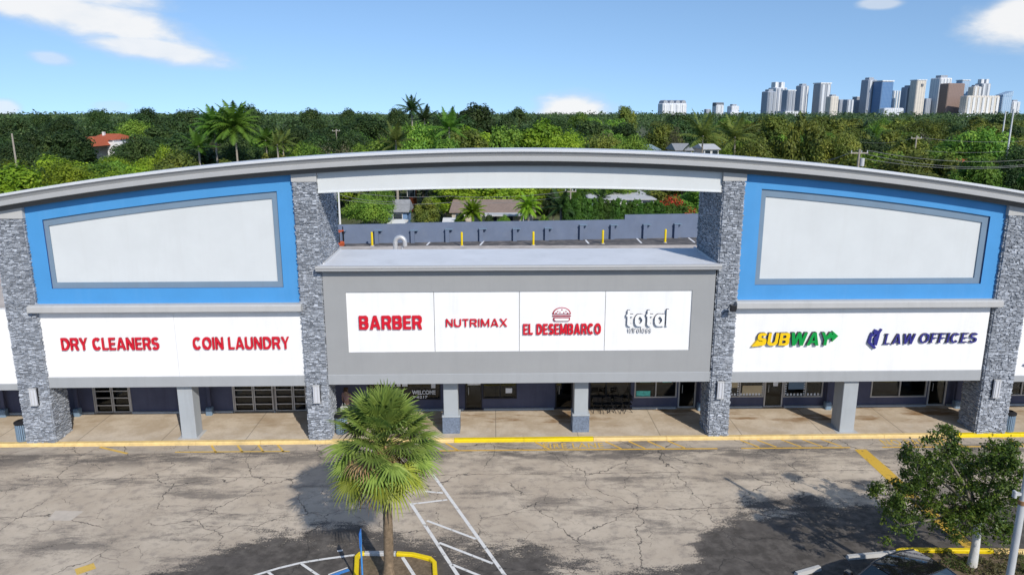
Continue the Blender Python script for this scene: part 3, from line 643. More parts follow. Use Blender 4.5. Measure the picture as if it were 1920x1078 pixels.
# ---- shop fronts at y = 3.45
YW = 3.45
def wx(px, py=745): return at(px, py, YW).x
def wz(px, py): return at(px, py, YW).z
openings = []   # (x0, x1, z0)
def win_frame(mb, x0, x1, z0, z1, cols, rows=(), t=0.06, y=YW-0.03):
    mb.box(x0,x1,y,y+0.12,z0,z0+t); mb.box(x0,x1,y,y+0.12,z1-t,z1); mb.box(x0,x0+t,y,y+0.12,z0+t,z1-t); mb.box(x1-t,x1,y,y+0.12,z0+t,z1-t)
    for c in cols: mb.box(c-t/2,c+t/2,y+0.003,y+0.117,z0+t,z1-t)
    for r in rows: mb.box(x0+t,x1-t,y+0.006,y+0.114,r-t/3,r+t/3)
def window(pl, pr, pb, cols=(), m='alu', z1=2.8, t=0.06, label=None, rows=()):
    x0, x1, z0 = wx(pl), wx(pr), wz((pl+pr)/2, pb)
    openings.append((x0,x1,z0)); mb = MB(); win_frame(mb, x0, x1, z0, z1, [wx(c) for c in cols], rows, t); o = mb.build('window', M[m], shop)
    p = MB(); p.box(x0+t,x1-t,YW+0.04,YW+0.055,z0+t,z1-t); p.build('pane', M['glass'], o)
    if label: o['label'] = label
    return o, x0, x1, z0
def door(pl, pr, m='alu', z1=2.35, leaf=1, label=None, t=0.07):
    x0, x1 = wx(pl), wx(pr); z0 = 0.16; openings.append((x0,x1,z0))
    mb = MB(); win_frame(mb, x0, x1, z0, 2.8, [], [z1], t); o = mb.build('door', M[m], shop)
    p = MB(); p.box(x0+t,x1-t,YW+0.04,YW+0.055,z0+t,2.8-t); p.build('pane', M['glass'], o)
    h = MB(); hx = x0+t+0.12; h.tube([(hx,YW-0.03,1.0),(hx,YW-0.09,1.0),(hx,YW-0.09,1.4),(hx,YW-0.03,1.4)],0.015,6); h.build('handle', M['steel'], o)
    if label: o['label'] = label
    return o
def gate(pl, pr, leaves):
    """barred security gate: frames of flat bar with level rails"""
    x0, x1 = wx(pl), wx(pr); openings.append((x0,x1,0.16)); out = None
    w = [wx(a) for a in [pl]+leaves+[pr]]
    root = MB(); root.prism([(x0-0.06,0.16),(x0,0.16),(x0,2.80),(x1,2.80),(x1,0.16),(x1+0.06,0.16),(x1+0.06,2.86),(x0-0.06,2.86)],YW-0.06,YW+0.1)
    out = root.build('security_gate', M['alu'], shop)
    for i in range(len(w)-1):
        a, b = w[i]+0.015, w[i+1]-0.015; mb = MB(); t = 0.055
        mb.box(a,a+t,YW-0.05,YW+0.0,0.2,2.78); mb.box(b-t,b,YW-0.05,YW+0.0,0.2,2.78)
        for z in (0.2,0.55,0.95,1.32,1.72,2.12,2.5,2.73): mb.box(a+t,b-t,YW-0.045,YW-0.005,z,z+0.05)
        mb.build('gate_leaf', M['alu'], out)
    p = MB(); p.box(x0,x1,YW+0.06,YW+0.075,0.2,2.78); p.build('pane', M['glass'], out)
gate(178,244,[211]); gate(439,513,[476]); gate(516,575,[550])
w1 = window(690,826,749,(),'black'); 
door(872,904,'black'); window(905,969,747,(938,),'black')
door(1041,1073,'black',label='open dark doorway behind the column')
window(1106,1182,765,(1136,),'black'); window(1189,1268,745,(1229,),'alu'); door(1271,1304,'alu')
window(1352,1431,744,(1386,),'alu'); door(1432,1467,'alu'); window(1468,1541,744,(1509,),'alu')
window(1631,1735,744,(1685,),'alu'); door(1738,1772,'alu'); window(1884,1945,741,(1913,),'alu'); door(-120,-80,'alu'); window(-70,-14,745,(),'alu'); window(2000,2100,741,(2050,),'alu')
# solid wall between and below the openings
openings.sort(); mb = MB(); x = -62
for a, b, z0 in openings:
    if a > x: mb.box(x,a,YW,YW+0.2,0.1,2.9)
    if z0 > 0.3: mb.box(a,b,YW+0.002,YW+0.198,0.1,z0)
    mb.box(a,b,YW+0.002,YW+0.198,2.8,2.9); x = b
mb.box(x,62,YW,YW+0.2,0.1,2.9); mb.build('store_wall', M['navy'], shop)
mb = MB(); mb.box(-62,62,7.0,7.1,0.1,2.95); mb.box(-62,62,3.7,7.0,2.88,2.94); mb.box(-62,62,3.7,7.0,0.08,0.12); mb.build('interior', M['dark_in'], shop)
mb = MB(); x = -62
for a, b, z0 in openings:
    if z0 < 0.3:
        mb.box(x,a-0.08,YW-0.13,YW-0.003,0.14,0.24); x = b+0.08
mb.box(x,62,YW-0.13,YW-0.003,0.14,0.24); mb.build('wall_plinth', M['col_grey'], shop)
# downpipes with splash blocks
for px in (148,395,1548,1788,1311,10):
    x = wx(px); mb = MB(); mb.bbox(x-0.09,x+0.09,YW-0.30,YW-0.14,0.45,2.86,0.02); o = mb.build('downpipe', M['navy'], shop)
    b = MB(); b.bbox(x-0.16,x+0.16,YW-0.46,YW-0.135,0.15,0.55,0.04); b.build('splash_block', M['frame_grey'], o)
# posters, boards and a white dotted border in the right-hand shop windows
def poster(px0, px1, pz0, pz1, m, y=YW+0.028, parent=shop, name='poster'):
    x0, x1 = wx(px0), wx(px1); mb = MB(); mb.box(x0,x1,y-0.005,y,wz(px0,pz0),min(2.72,wz(px0,pz1))); return mb.build(name, M[m], parent)
poster(1193,1219,745-2,733,'teal'); poster(1199,1220,717,712,'teal'); poster(1241,1258,717,712,'teal')
poster(1391,1430,741,723,'tan_board'); poster(1362,1384,727,712,'tan_board'); poster(1477,1507,730,708,'frame_grey'); poster(1448,1457,724,716,'wht'); poster(948,960,737,728,'wht'); poster(877,902,722,705,'wht')
mb = MB()
for a, b in ((1366,1429),(1470,1540)):
    for i in range(12):
        x = wx(a+(b-a)*i/11); z = wz(a, 741.5); mb.box(x-0.05,x+0.05,YW+0.02,YW+0.026,z,z+0.11)
for a in (1383,1429,1507,1472):
    for i in range(5):
        x = wx(a); z = wz(a,739-i*4.5); mb.box(x-0.04,x+0.04,YW+0.02,YW+0.026,z,z+0.07)
mb.build('window_border', M['wht'], shop)
# dark window with white lettering, half hidden by the palm
fit_text('WELCOME', wx(773), wx(817), wz(795,739), wz(795,731), YW-0.032, 0.004, M['wht'], M['wht'], name='window_lettering', parent=shop, bold=0.03)
fit_text('3-6217', wx(774), wx(802), wz(795,746), wz(795,741), YW-0.032, 0.004, M['wht'], M['wht'], name='window_lettering', parent=shop, bold=0.03)
mb = MB(); 
for a, b in ((722,729),(733,741),(745,752),(755,765)): mb.box(wx(a),wx(b),YW-0.036,YW-0.032,wz(740,724),wz(740,718))
mb.build('window_lettering', M['wht'], shop)
mb = MB(); mb.box(wx(809),wx(817),YW-0.036,YW-0.032,wz(812,727),wz(812,718)); mb.build('window_sticker', M['wht'], shop)
def ground_text(t, x0, x1, y0, y1, m, z=0.008, **k):
    o = fit_text(t, x0, x1, 0, 1, 0.0, 0.004, m, m, name='road_marking', **k); me = o.data
    keep = [[tuple(me.vertices[v].co) for v in p.vertices] for p in me.polygons if p.normal.y < -0.7]
    bpy.data.objects.remove(o); mb = MB()
    for f in keep: mb.face([(x, y0+zz*(y1-y0), z) for x, _, zz in f])
    struct('road_marking', mb, m)
ground_text('NO PARKING', 18.1, 21.6, -0.95, -0.3, M['line_f'], bold=0.01, spacing=1.1)
ground_text('FIRE LANE', 2.2, 5.0, -0.88, -0.34, M['line_f'], bold=0.01, spacing=1.1)

# ------------------------------------------------------------------ signs
def sign(label, group=None): return thing('sign', label, 'sign', (0,0,0), 0, group)
YF = 0.098
s = sign('red raised capital letters reading DRY CLEANERS on the white fascia'); stroke_text('DRY CLEANERS',114,297,633,657,YF,0.09,M['red'],M['red_side'],parent=s,th=0.175,gap=0.125)
s = sign('red raised capital letters reading COIN LAUNDRY on the white fascia'); stroke_text('COIN LAUNDRY',361,542,630,655.5,YF,0.09,M['red'],M['red_side'],parent=s,th=0.175,gap=0.125)
YB = 0.028
s = sign('heavy red raised letters reading BARBER on the first white sign board'); stroke_text('BARBER',673,791,592,618,YB,0.09,M['red'],M['red_side'],parent=s,th=0.215,ty=0.17,gap=0.11)
s = sign('thin red raised letters of a nutrition shop on the second white sign board'); stroke_text('NUTRIMAX',836,951,597,613,YB,0.08,M['red'],M['red_side'],parent=s,th=0.145,gap=0.15)
s = sign('narrow bold red letters under a burger emblem on the third white sign board'); stroke_text('EL DESEMBARCO',981,1127,607,627.5,YB,0.09,M['red'],M['red_side'],parent=s,th=0.225,ty=0.145,gap=0.11)
# burger emblem (raised outline)
mb = MB(); a = at(1036,603,YB-0.1); c = at(1071,577,YB-0.1); bx, bw, bz0, bh = (a.x+c.x)/2, (c.x-a.x), a.z, c.z-a.z
def P(u, v): return (bx+u*bw/2, bz0+v*bh)
dome = [P(-math.cos(math.pi*i/12), 0.52+0.48*math.sin(math.pi*i/12)) for i in range(13)]
bun = [P(-0.9,0.26),P(-0.9,0.1),P(-0.75,0.0),P(0.75,0.0),P(0.9,0.1),P(0.9,0.26)]
mb.prism(dome[::-1],YB-0.06,YB); mb.prism(bun,YB-0.06,YB); mb.prism([P(-1,0.36),P(1,0.36),P(1,0.41),P(-1,0.41)],YB-0.06,YB)
e = mb.build('emblem', M['red_side'], s)
mb = MB(); mb.prism([(bx+(x-bx)*0.85, bz0+0.52*bh+0.04*bh+(z-bz0-0.52*bh)*0.84) for x, z in dome[::-1]],YB-0.075,YB-0.061); mb.prism([(bx+(x-bx)*0.86, bz0+0.13*bh+(z-bz0-0.13*bh)*0.72) for x, z in bun],YB-0.075,YB-0.061); mb.build('emblem_face', M['wht'], e)
mb = MB()
for u, v in ((-0.45,0.72),(0,0.85),(0.45,0.72),(-0.2,0.66),(0.22,0.64),(-0.62,0.62),(0.62,0.6)): x, z = P(u,v); mb.prism([(x-0.045,z),(x,z-0.035),(x+0.045,z),(x,z+0.035)],YB-0.085,YB-0.076)
mb.build('seed_dots', M['red_side'], e)
s = sign('white lower case phone shop letters with dark sides on the fourth white sign board'); stroke_text('total',1175,1254,580,612,YB,0.13,M['wht'],M['dk_side'],parent=s,th=0.165,gap=0.12); stroke_text('wireless',1177,1222,614,624,YB,0.07,M['wht'],M['dk_side'],parent=s,th=0.11,gap=0.19)
# yellow and green sandwich shop letters with arrow tips
s = sign('yellow and green raised letters with an arrow at each end, right of the third pier')
stroke_text('SUB',1419,1482,622,648,YF,0.15,M['yel'],M['dk_side'],name='yellow_letters',parent=s,th=0.225,ty=0.18,gap=0.09,shear=0.10)
stroke_text('WAY',1481,1561,623,648,YF,0.15,M['grn'],M['dk_side'],name='green_letters',parent=s,th=0.21,ty=0.17,gap=0.05,shear=0.10)
def q(px, py): p = at(px, py, YF-0.15); return (p.x, p.z)
mb = MB(); mb.prism([q(1410,650),q(1421,649),q(1434,646),q(1434,641),q(1423,640),q(1421,637)][::1],YF-0.148,YF); mb.build('arrow_tip', [M['yel']], s)
mb = MB(); mb.prism([q(1546,634),q(1561,634),q(1560,641),q(1572,630),q(1562,621),q(1562,627),q(1553,628)],YF-0.148,YF); mb.build('arrow_tip', [M['grn']], s)
# law office letters and figure
s = sign('navy blue raised capital letters reading LAW OFFICES with a figure emblem'); stroke_text('LAW',1659,1717,626,645.5,YF,0.10,M['nvy'],M['dk_side'],parent=s,th=0.165,ty=0.085,gap=0.16,shear=0.12,serif=0.09); stroke_text('OFFICES',1724,1834,624.5,643,YF,0.10,M['nvy'],M['dk_side'],parent=s,th=0.165,ty=0.085,gap=0.17,shear=0.12,serif=0.09)
mb = MB()
mb.prism([q(1640,655),q(1644,652),q(1634,642),q(1636,630),q(1633,628),q(1628,643)],YF-0.11,YF); mb.prism([q(1640,648),q(1645,648),q(1649,634),q(1652,622),q(1648,622),q(1644,630),q(1640,634)],YF-0.11,YF)
mb.prism([q(1643,628),q(1647,626),q(1647,620),q(1642,618),q(1639,622),q(1640,627)],YF-0.11,YF); mb.prism([q(1633,629),q(1640,632),q(1641,629),q(1635,624)],YF-0.109,YF); mb.prism([q(1648,630),q(1656,618),q(1653,617),q(1646,626)],YF-0.108,YF)
mb.build('figure_emblem', M['nvy'], s)
s = sign('dark navy curved sign edge on the white fascia at the right frame edge'); mb = MB(); x0 = 24.75
mb.prism([(x0,3.55),(x0+0.5,3.38),(x0+2,3.35),(x0+2,3.62),(x0+0.8,3.68)],0.0,0.118); mb.build('sign_face', M['nvy'], s)

# ------------------------------------------------------------------ wall lamps on the piers
def wall_lamp(px, t, b, label):
    a = at(px, (t+b)/2, -0.1); zt, zb = at(px,t,-0.1).z, at(px,b,-0.1).z; w = 0.15
    r = thing('wall_lamp', label, 'wall lamp', (a.x,-0.055,zb), 0, 'box lamps on the stone piers'); h = zt-zb
    mb = MB(); mb.box(-w-0.02,w+0.02,-0.05,0.05,0,h); mb.build('back_plate', M['black'], r)
    mb = MB(); mb.bbox(-w,w,-0.17,-0.05,0.04,h-0.04,0.02); mb.build('diffuser', M['lamp_w'], r)
    mb = MB()
    for x in (-0.07,0.07): mb.box(x-0.014,x+0.014,-0.19,-0.172,0.04,h-0.04)
    mb.box(-w-0.01,w+0.01,-0.185,-0.05,0,0.038); mb.box(-w-0.01,w+0.01,-0.185,-0.05,h-0.038,h); mb.build('lamp_frame', M['steel'], r)
wall_lamp(64,727,759,'tall white box lamp on the wide stone pier by the dry cleaners'); wall_lamp(594,721,754,'tall white box lamp on the narrow stone pier behind the fan palm')
wall_lamp(1350,714,746,'tall white box lamp on the narrow stone pier between the grey and white fascias'); wall_lamp(1867,711,744,'tall white box lamp on the wide stone pier at the far right')
fl = thing('floodlight', 'small black floodlight on the corner of the third stone pier beside the ledge', 'floodlight', tuple(at(1375,577,-0.5)))
mb = MB(); mb.bbox(-0.14,0.14,-0.06,0.10,-0.16,0.12,0.03); mb.build('lamp_head', M['black'], fl); mb = MB(); mb.tube([(0,0.05,0),(0,0.3,0.02),(-0.02,0.5,0.0)],0.03,6); mb.build('bracket', M['black'], fl)

# ------------------------------------------------------------------ litter bins
def bin_(x, y, label):
    r = thing('litter_bin', label, 'litter bin', (x,y,0.15), 0, 'dark slatted bins on the walkway')
    mb = MB(); mb.tube([(0,0,0.03),(0,0,0.85)],0.24,20); mb.build('liner', M['black'], r)
    for i in range(22):
        a = 2*math.pi*i/22; c, s_ = math.cos(a), math.sin(a); mb = MB() if i == 0 else mb
        mb.box(0.27*c-0.028,0.27*c+0.028,0.27*s_-0.012,0.27*s_+0.012,0.02,0.9,rz=a+math.pi/2)
    mb.build('slats', M['frame_grey'], r)
    mb = MB(); n = 20; rows = [[(rr*math.cos(2*math.pi*k/n), rr*math.sin(2*math.pi*k/n), z) for k in range(n)] for rr, z in ((0.30,0.84),(0.31,0.93),(0.2,0.99),(0.14,1.0),(0.13,0.86))]
    mb.grid(rows, True); mb.build('lid', M['black'], r)
bin_(-22.05,0.28,'dark slatted litter bin beside the wide stone pier by the dry cleaners'); bin_(24.62,0.28,'dark slatted litter bin beside the wide stone pier at the far right'); bin_(-7.35,0.75,'dark slatted litter bin beside the narrow stone pier, half behind the fan palm')
# cafe chairs, black, along the shop wall
ch = thing('cafe_chair', 'black folding cafe chair in front of the burger shop window', 'chair', (0,0,0.15), 0, 'black chairs outside the burger shop')
mb = MB(); mb.bbox(-0.21,0.21,-0.2,0.2,0.44,0.47,0.01); mb.build('seat', M['black'], ch); mb = MB()
for z in (0.62,0.72,0.82): mb.box(-0.2,0.2,0.19,0.21,z,z+0.06)
mb.build('backrest', M['black'], ch)
for sx in (-0.2,0.2):
    mb = MB(); mb.tube([(sx,-0.22,0),(sx,0.2,0.9)],0.017,6); mb.build('leg', M['black'], ch); mb = MB(); mb.tube([(sx*0.9,0.24,0),(sx*0.9,-0.15,0.45)],0.017,6); mb.build('leg', M['black'], ch)
CH = [(1116,762),(1131,764),(1143,765),(1156,763),(1172,764)]
LB = ['first black cafe chair right of the based column, nearest to it','second black cafe chair from the based column outside the burger shop','third black cafe chair from the based column, middle of the five','fourth black cafe chair from the based column outside the burger shop','last black cafe chair of the row, farthest from the based column']
for i, (px, py) in enumerate(CH):
    o = ch if i == 0 else copy_tree(ch); p = gz(px, py, 0.15); o.location = (p.x, min(p.y, 3.0), 0.15); o.rotation_euler.z = R([170,200,95,150,-80][i]); o['label'] = LB[i]
for i, px in enumerate((1150+2, 1112)):
    t = thing('booth_bench', ['wide orange brown booth bench inside the burger shop window','narrow orange brown booth bench inside the burger shop window beside the column'][i], 'bench', (wx(px),4.6,0.12)); w = (0.95,0.6)[i]
    mb = MB(); mb.bbox(-w,w,-0.25,0.3,0.35,0.5,0.04); mb.build('seat', M['booth'], t); mb = MB(); mb.bbox(-w,w,0.3,0.42,0.5,1.5,0.04); mb.build('backrest', M['booth'], t); mb = MB(); mb.box(-w+0.05,w-0.05,-0.2,0.3,0,0.35); mb.build('plinth', M['black'], t)
# ------------------------------------------------------------------ behind the building
def yr(x): return 56.4+0.085*x
bw = thing('boundary_wall', 'long blue grey masonry wall with pilasters behind the flat roof, stepping up to the right', 'wall')
for a, b, pa in ((-60,-10.6,(720,420.5)),(-10.6,15.95,(1000,415)),(15.95,60,(1260,402))):
    zt = at(pa[0], pa[1], yr((a+b)/2 if abs(a) < 30 and abs(b) < 30 else (-14 if a < 0 else 20))).z; n = 10; mb = MB()
    for i in range(n):
        x0 = a+(b-a)*i/n; x1 = a+(b-a)*(i+1)/n
        P = [(x0,yr(x0)),(x1,yr(x1)),(x1,yr(x1)+0.25),(x0,yr(x0)+0.25)]
        mb.face([(x,y,zt) for x, y in P]); mb.face([(*P[0],-0.1),(*P[1],-0.1),(*P[1],zt),(*P[0],zt)]); mb.face([(*P[2],-0.1),(*P[3],-0.1),(*P[3],zt),(*P[2],zt)])
    mb.face([(a,yr(a),-0.1),(a,yr(a),zt),(a,yr(a)+0.25,zt),(a,yr(a)+0.25,-0.1)]); mb.face([(b,yr(b),-0.1),(b,yr(b)+0.25,-0.1),(b,yr(b)+0.25,zt),(b,yr(b),zt)])
    mb.build('wall_section', M['wall_blue'], bw)
for px, pt in ((640,434),(706,433),(772,433),(836,431),(899,430),(962,430),(1022,429),(1088,423),(1147,423),(1210,422),(1270,421)):
    x = at(px, 440, 56.4).x; y = yr(x); zt = at(px, pt, y-0.35).z
    mb = MB(); mb.box(x,x+0.45,y-0.42,y-0.003,-0.05,zt); o = mb.build('pilaster', M['wall_blue'], bw); c = MB(); c.box(x-0.05,x+0.9,y-0.47,y-0.003,zt,zt+0.09); c.build('pilaster_cap', M['frame_grey'], o)
LBB = ['yellow bollard behind the flat roof, nearest the bent roof vent','yellow bollard behind the flat roof, second from the left pier','yellow bollard in the middle of the row behind the flat roof','yellow bollard behind the flat roof, second from the right pier','yellow bollard behind the flat roof, nearest the right pier']
b0 = None
for i, (px, pb, pt) in enumerate(((698,459,435),(866,459,435),(1000,458,436),(1130,455,433),(1247,453,431))):
    p = gz(px, pb+2, 0); h = at(px, pt, p.y).z
    if b0 is None:
        b0 = thing('bollard', LBB[i], 'bollard', p, 0, 'yellow bollards along the back wall')
        mb = MB(); mb.tube([(0,0,-0.05),(0,0,h-0.1),(0,0,h-0.03),(0,0,h)],[0.13,0.13,0.11,0.04],12); mb.build('post', M['yellow_fresh'], b0); mb = MB(); mb.tube([(0,0,-0.02),(0,0,0.06)],0.24,12); mb.build('footing', M['cap_grey'], b0)
    else: c = copy_tree(b0); c.location = p; c['label'] = LBB[i]
mb = MB()
for a, b in (((800,460),(806,454)),((900,460),(907,452)),((1098,450),(1104,457)),((1194,447),(1203,456)),((1291,446),(1303,455))): mb.line(gz(*a),gz(*b),0.22,0.002)
struct('road_marking', mb, M['wht'])
# bent roof vent
p = at(748, 469, 21.5); vt = thing('roof_vent', 'pale bent metal vent pipe on the flat roof near the left inner pier', 'roof vent', (p.x,21.5,5.0)); k = 1.05/1.0
mb = MB(); arc = [(-0.25,0,0)]+[(0.1-0.35*math.cos(a), 0, 0.85+0.35*math.sin(a)) for a in (0,0.4,0.8,1.2,1.57,2.0,2.4,2.8,3.14)]+[(0.45,0,0.55)]; mb.tube(arc,0.17,12); mb.build('pipe', M['galv'], vt)
for z in (0.75,): mb = MB(); mb.tube([(-0.25,0,z-0.02),(-0.25,0,z+0.02)],0.20,12); mb.build('collar', M['galv'], vt)
mb = MB(); mb.bbox(-0.7,0.2,-0.35,0.35,0,0.12,0.03); mb.build('base_plate', M['galv'], vt); mb = MB(); mb.tube([(0.25,0.1,0),(0.25,0.1,0.5)],0.1,8); mb.build('stub_pipe', M['galv'], vt)
# orange lift truck beside the left inner pier
p = gz(640, 464, 0); lt = thing('forklift', 'small orange lift truck against the back wall, half behind the left inner pier', 'forklift', (p.x+0.1,p.y-2,0), R(80))
mb = MB(); mb.bbox(-0.9,0.7,-0.5,0.5,0.25,1.0,0.12); mb.build('body', M['orange'], lt); mb = MB()
for x, y in ((-0.7,-0.45),(-0.7,0.45),(0.55,-0.45),(0.55,0.45)): mb.tube([(x,y,1.0),(x,y,2.15)],0.05,6)
mb.build('cage_post', M['black'], lt); mb = MB(); mb.bbox(-0.8,0.65,-0.52,0.52,2.15,2.25,0.05); mb.build('overhead_guard', M['orange'], lt)
for x, y in ((-0.6,-0.5),(-0.6,0.5),(0.5,-0.5),(0.5,0.5)): mb = MB(); mb.tube([(x,y-0.1,0.28),(x,y+0.1,0.28)],0.28,14); mb.build('wheel', M['black'], lt)
mb = MB(); mb.box(0.75,0.82,-0.35,-0.25,0.1,2.6); mb.box(0.75,0.82,0.25,0.35,0.1,2.6); mb.build('mast', M['black'], lt); mb = MB(); mb.bbox(-0.35,0.1,-0.2,0.2,1.0,1.45,0.06); mb.build('seat', M['black'], lt)

# ------------------------------------------------------------------ houses
HSPEC = []
def house(name, label, px0, px1, p_ridge, p_eave, Y, depth, wallm, roofm, hip=0.0, rz=0, wins=4, zbase=-0.06, flat=False, over=0.35):
    """gable or hip house; roofline placed from the survey of its ridge and eave"""
    a = at(px0, p_eave, Y); b = at(px1, p_eave, Y); cx = (a.x+b.x)/2; W = (b.x-a.x)/2; ze = a.z; zr = at((px0+px1)/2, p_ridge, Y+depth/2).z
    h = thing(name, label, 'house', (cx, Y, 0), rz)
    mb = MB(); mb.box(-W+over,W-over,over,depth-over,zbase,ze); mb.build('wall', M[wallm], h)
    mb = MB()
    if flat: mb.box(-W,W,0,depth,ze,ze+0.3)
    else:
        hx = W*hip; e = 0.12
        A,B,C,D = (-W,0,ze),(W,0,ze),(W,depth,ze),(-W,depth,ze); E,F = (-W+hx,depth/2,zr),(W-hx,depth/2,zr)
        for f in ([A,B,F,E],[C,D,E,F],[B,C,F],[D,A,E]): mb.face(f)
        lo = [(x,y,z-e) for x,y,z in (A,B,C,D)]; mb.face([D for D in lo[::-1]])
        for i in range(4): u, v = (A,B,C,D)[i], (A,B,C,D)[(i+1)%4]; mb.face([lo[i],lo[(i+1)%4],v,u])
    rf = mb.build('roof', M[roofm], h); HSPEC.append((h, W, ze-(2.6 if name == 'villa' else 0.8)))
    for i in range(wins):
        x = -W+over+(2*W-2*over)*(i+0.5)/wins; mb = MB(); f = MB(); z1 = ze-0.35; z0 = z1-1.1
        f.box(x-0.62,x+0.62,over-0.06,over-0.003,z0-0.06,z1+0.06); o = f.build('window', M['house_white'], h); mb.box(x-0.55,x+0.55,over-0.075,over-0.062,z0,z1); mb.build('pane', M['dark_glass'], o)
    return h, W, ze, zr, rf
h, W, ze, zr, rf = house('bungalow','low bungalow with a wide brown shingle roof behind the back wall',842,1005,374,398,66,7.5,'house_cream','brown_roof',0.06,wins=5)
mb = MB(); x0 = -W*0.18; mb.box(x0,x0+5.2,-2.4,0.3,ze-0.25,ze-0.08); mb.build('patio_roof', M['white_roof'], h)
for x in (x0+0.1,x0+2.5,x0+5.0): mb = MB(); mb.box(x,x+0.1,-2.35,-2.25,0,ze-0.25); mb.build('patio_post', M['house_white'], h)
house('shed','small blue house with a grey roof and white eave behind the back wall',722,768,374,397,64,5,'house_blue','grey_roof',0.1,wins=1)
house('carport','white gabled canopy just behind the back wall, in front of the brown roofed bungalow',829,868,408,417,60,4,'house_white','house_white',0.0,wins=0)
house('canopy_shed','low white tent roof just behind the back wall beside the small blue house',724,760,411,420,59.5,3.5,'house_white','house_white',0.3,wins=0)
house('flat_roof_house','long house with a pale flat roof rising behind the columnar hedge',1105,1232,361,374,74,14,'house_white','white_roof',0.1,wins=4)
house('orange_house','bright orange and white house front glimpsed under the arch at left',762,778,345,352,84,6,'orange','house_white',0.2,wins=1)
h, W, ze, zr, rf = house('villa','white two storey villa with red tiled roof among the trees at far left',162,214,251,262,165,12,'house_white','red_roof',0.35,wins=4)
mb = MB(); a = at(183,278,155); mb.face([(-1-3,-9,7.1),(3,-9,7.1),(1,-5,9.3),(-1,-5,9.3)]); mb.face([(-4,-9,7.1),(-1,-5,9.3),(-1,0,9.3),(-4,0,7.1)]); mb.face([(3,-9,7.1),(3,0,7.1),(1,0,9.3),(1,-5,9.3)]); mb.face([(-1,-5,9.3),(1,-5,9.3),(1,0,9.3),(-1,0,9.3)]); mb.build('porch_roof', M['red_roof'], h)
mb = MB(); mb.box(W-1.5,W+2.5,-1,4,0,ze-0.6); mb.build('side_wing', M['house_white'], h); mb = MB(); mb.box(-1.4,-0.9,4,4.8,zr-1,zr+0.5); mb.build('chimney', M['house_white'], rf)
house('cottage','house with a low blue grey hipped roof among trees behind the arch',1192,1240,271,281,128,10,'house_cream','teal_roof',0.45,wins=2)
house('cottage','house with a grey gabled roof in front of the coconut palms behind the arch',1266,1302,269,282,125,9,'house_cream','grey_roof',0.1,wins=2)
house('cottage','house with a pale roof edge showing left of the tall olive tree',1318,1352,270,280,125,9,'house_white','white_roof',0.1,wins=2)
house('red_roof_house','small house with an orange red roof low among trees at far right',1812,1862,298,312,96,9,'house_white','red_roof',0.3,wins=2)

# ------------------------------------------------------------------ vegetation
def quads_mesh(name, V, m):
    """V: (n,4,3) -> one mesh of separate leaf faces"""
    n = V.shape[0]; me = bpy.data.meshes.new(name); me.vertices.add(n*4); me.loops.add(n*4); me.polygons.add(n)
    me.vertices.foreach_set('co', V.reshape(-1).astype(np.float32)); me.loops.foreach_set('vertex_index', np.arange(n*4, dtype=np.int32))
    me.polygons.foreach_set('loop_start', np.arange(0, n*4, 4, dtype=np.int32)); me.update(calc_edges=True); me.materials.append(m); return me
def leaves(lumps, n, size, seed, shell=0.45, updir=0.35, aspect=0.55, hang=0.0, flat=0.85):
    rg = np.random.default_rng(seed); L = np.array(lumps, float); w = L[:,3]**2; idx = rg.choice(len(L), n, p=w/w.sum())
    d = rg.normal(size=(n,3)); d[:,2] += 0.25; d /= np.linalg.norm(d, axis=1)[:,None]
    rr = 1-shell*rg.random(n)**1.6; rr *= 1+0.13*np.sin(d[:,0]*5+idx)+0.12*np.sin(d[:,1]*6+idx*2.1)+0.1*np.sin(d[:,2]*7+idx*1.3)
    out = rg.random(n) < 0.06; rr[out] *= rg.uniform(1.05,1.22,out.sum())
    pos = L[idx,:3]+d*(L[idx,3]*rr)[:,None]*np.array([1,1,flat])
    nn = d*1.1+rg.normal(size=(n,3))*0.5; nn[:,2] += updir; nn /= np.linalg.norm(nn, axis=1)[:,None]
    a = np.cross(nn, rg.normal(size=(n,3))); a[:,2] -= hang; a /= np.linalg.norm(a, axis=1)[:,None]; b = np.cross(nn, a)
    s = (size*rg.uniform(0.55,1.35,n))[:,None]
    return np.stack([pos-a*s*0.5, pos+b*s*aspect*0.5-a*s*0.08, pos+a*s*0.5, pos-b*s*aspect*0.5-a*s*0.08],1)
LM = {
 'bright': leafmat('bright_foliage', [(0.076,0.142,0.014),(0.172,0.283,0.020),(0.273,0.385,0.028),(0.394,0.455,0.040)], 0.35),
 'mid': leafmat('mid_foliage', [(0.053,0.119,0.020),(0.119,0.237,0.031),(0.213,0.344,0.045),(0.312,0.413,0.060)], 0.32),
 'dark': leafmat('dark_foliage', [(0.018,0.040,0.015),(0.037,0.073,0.021),(0.060,0.103,0.026),(0.094,0.131,0.034)], 0.28),
 'olive': leafmat('olive_foliage', [(0.057,0.081,0.017),(0.115,0.155,0.028),(0.190,0.218,0.037),(0.311,0.305,0.046)], 0.3),
 'dry': leafmat('dry_foliage', [(0.10,0.095,0.05),(0.16,0.145,0.08),(0.09,0.10,0.04),(0.20,0.18,0.11)], 0.2),
}
def crown_lumps(seed, h, r, n=17, top_bias=0.55):
    rd = random.Random(seed); out = []
    for i in range(n):
        a = i*2.4+rd.random(); u = math.sqrt((i+0.5)/n); q = rd.uniform(0.75,1.1)*u
        z = h*(0.80 - 0.30*u*u + rd.uniform(-0.10,0.10)); lr = r*rd.uniform(0.22,0.46)
        out.append((math.cos(a)*q*(r-lr*0.75), math.sin(a)*q*(r-lr*0.75), z-lr*0.3, lr))
    for i in range(5):
        a = i*1.3+rd.random(); out.append((math.cos(a)*r*0.6, math.sin(a)*r*0.6, h*rd.uniform(0.35,0.5), r*rd.uniform(0.25,0.34)))
    return out
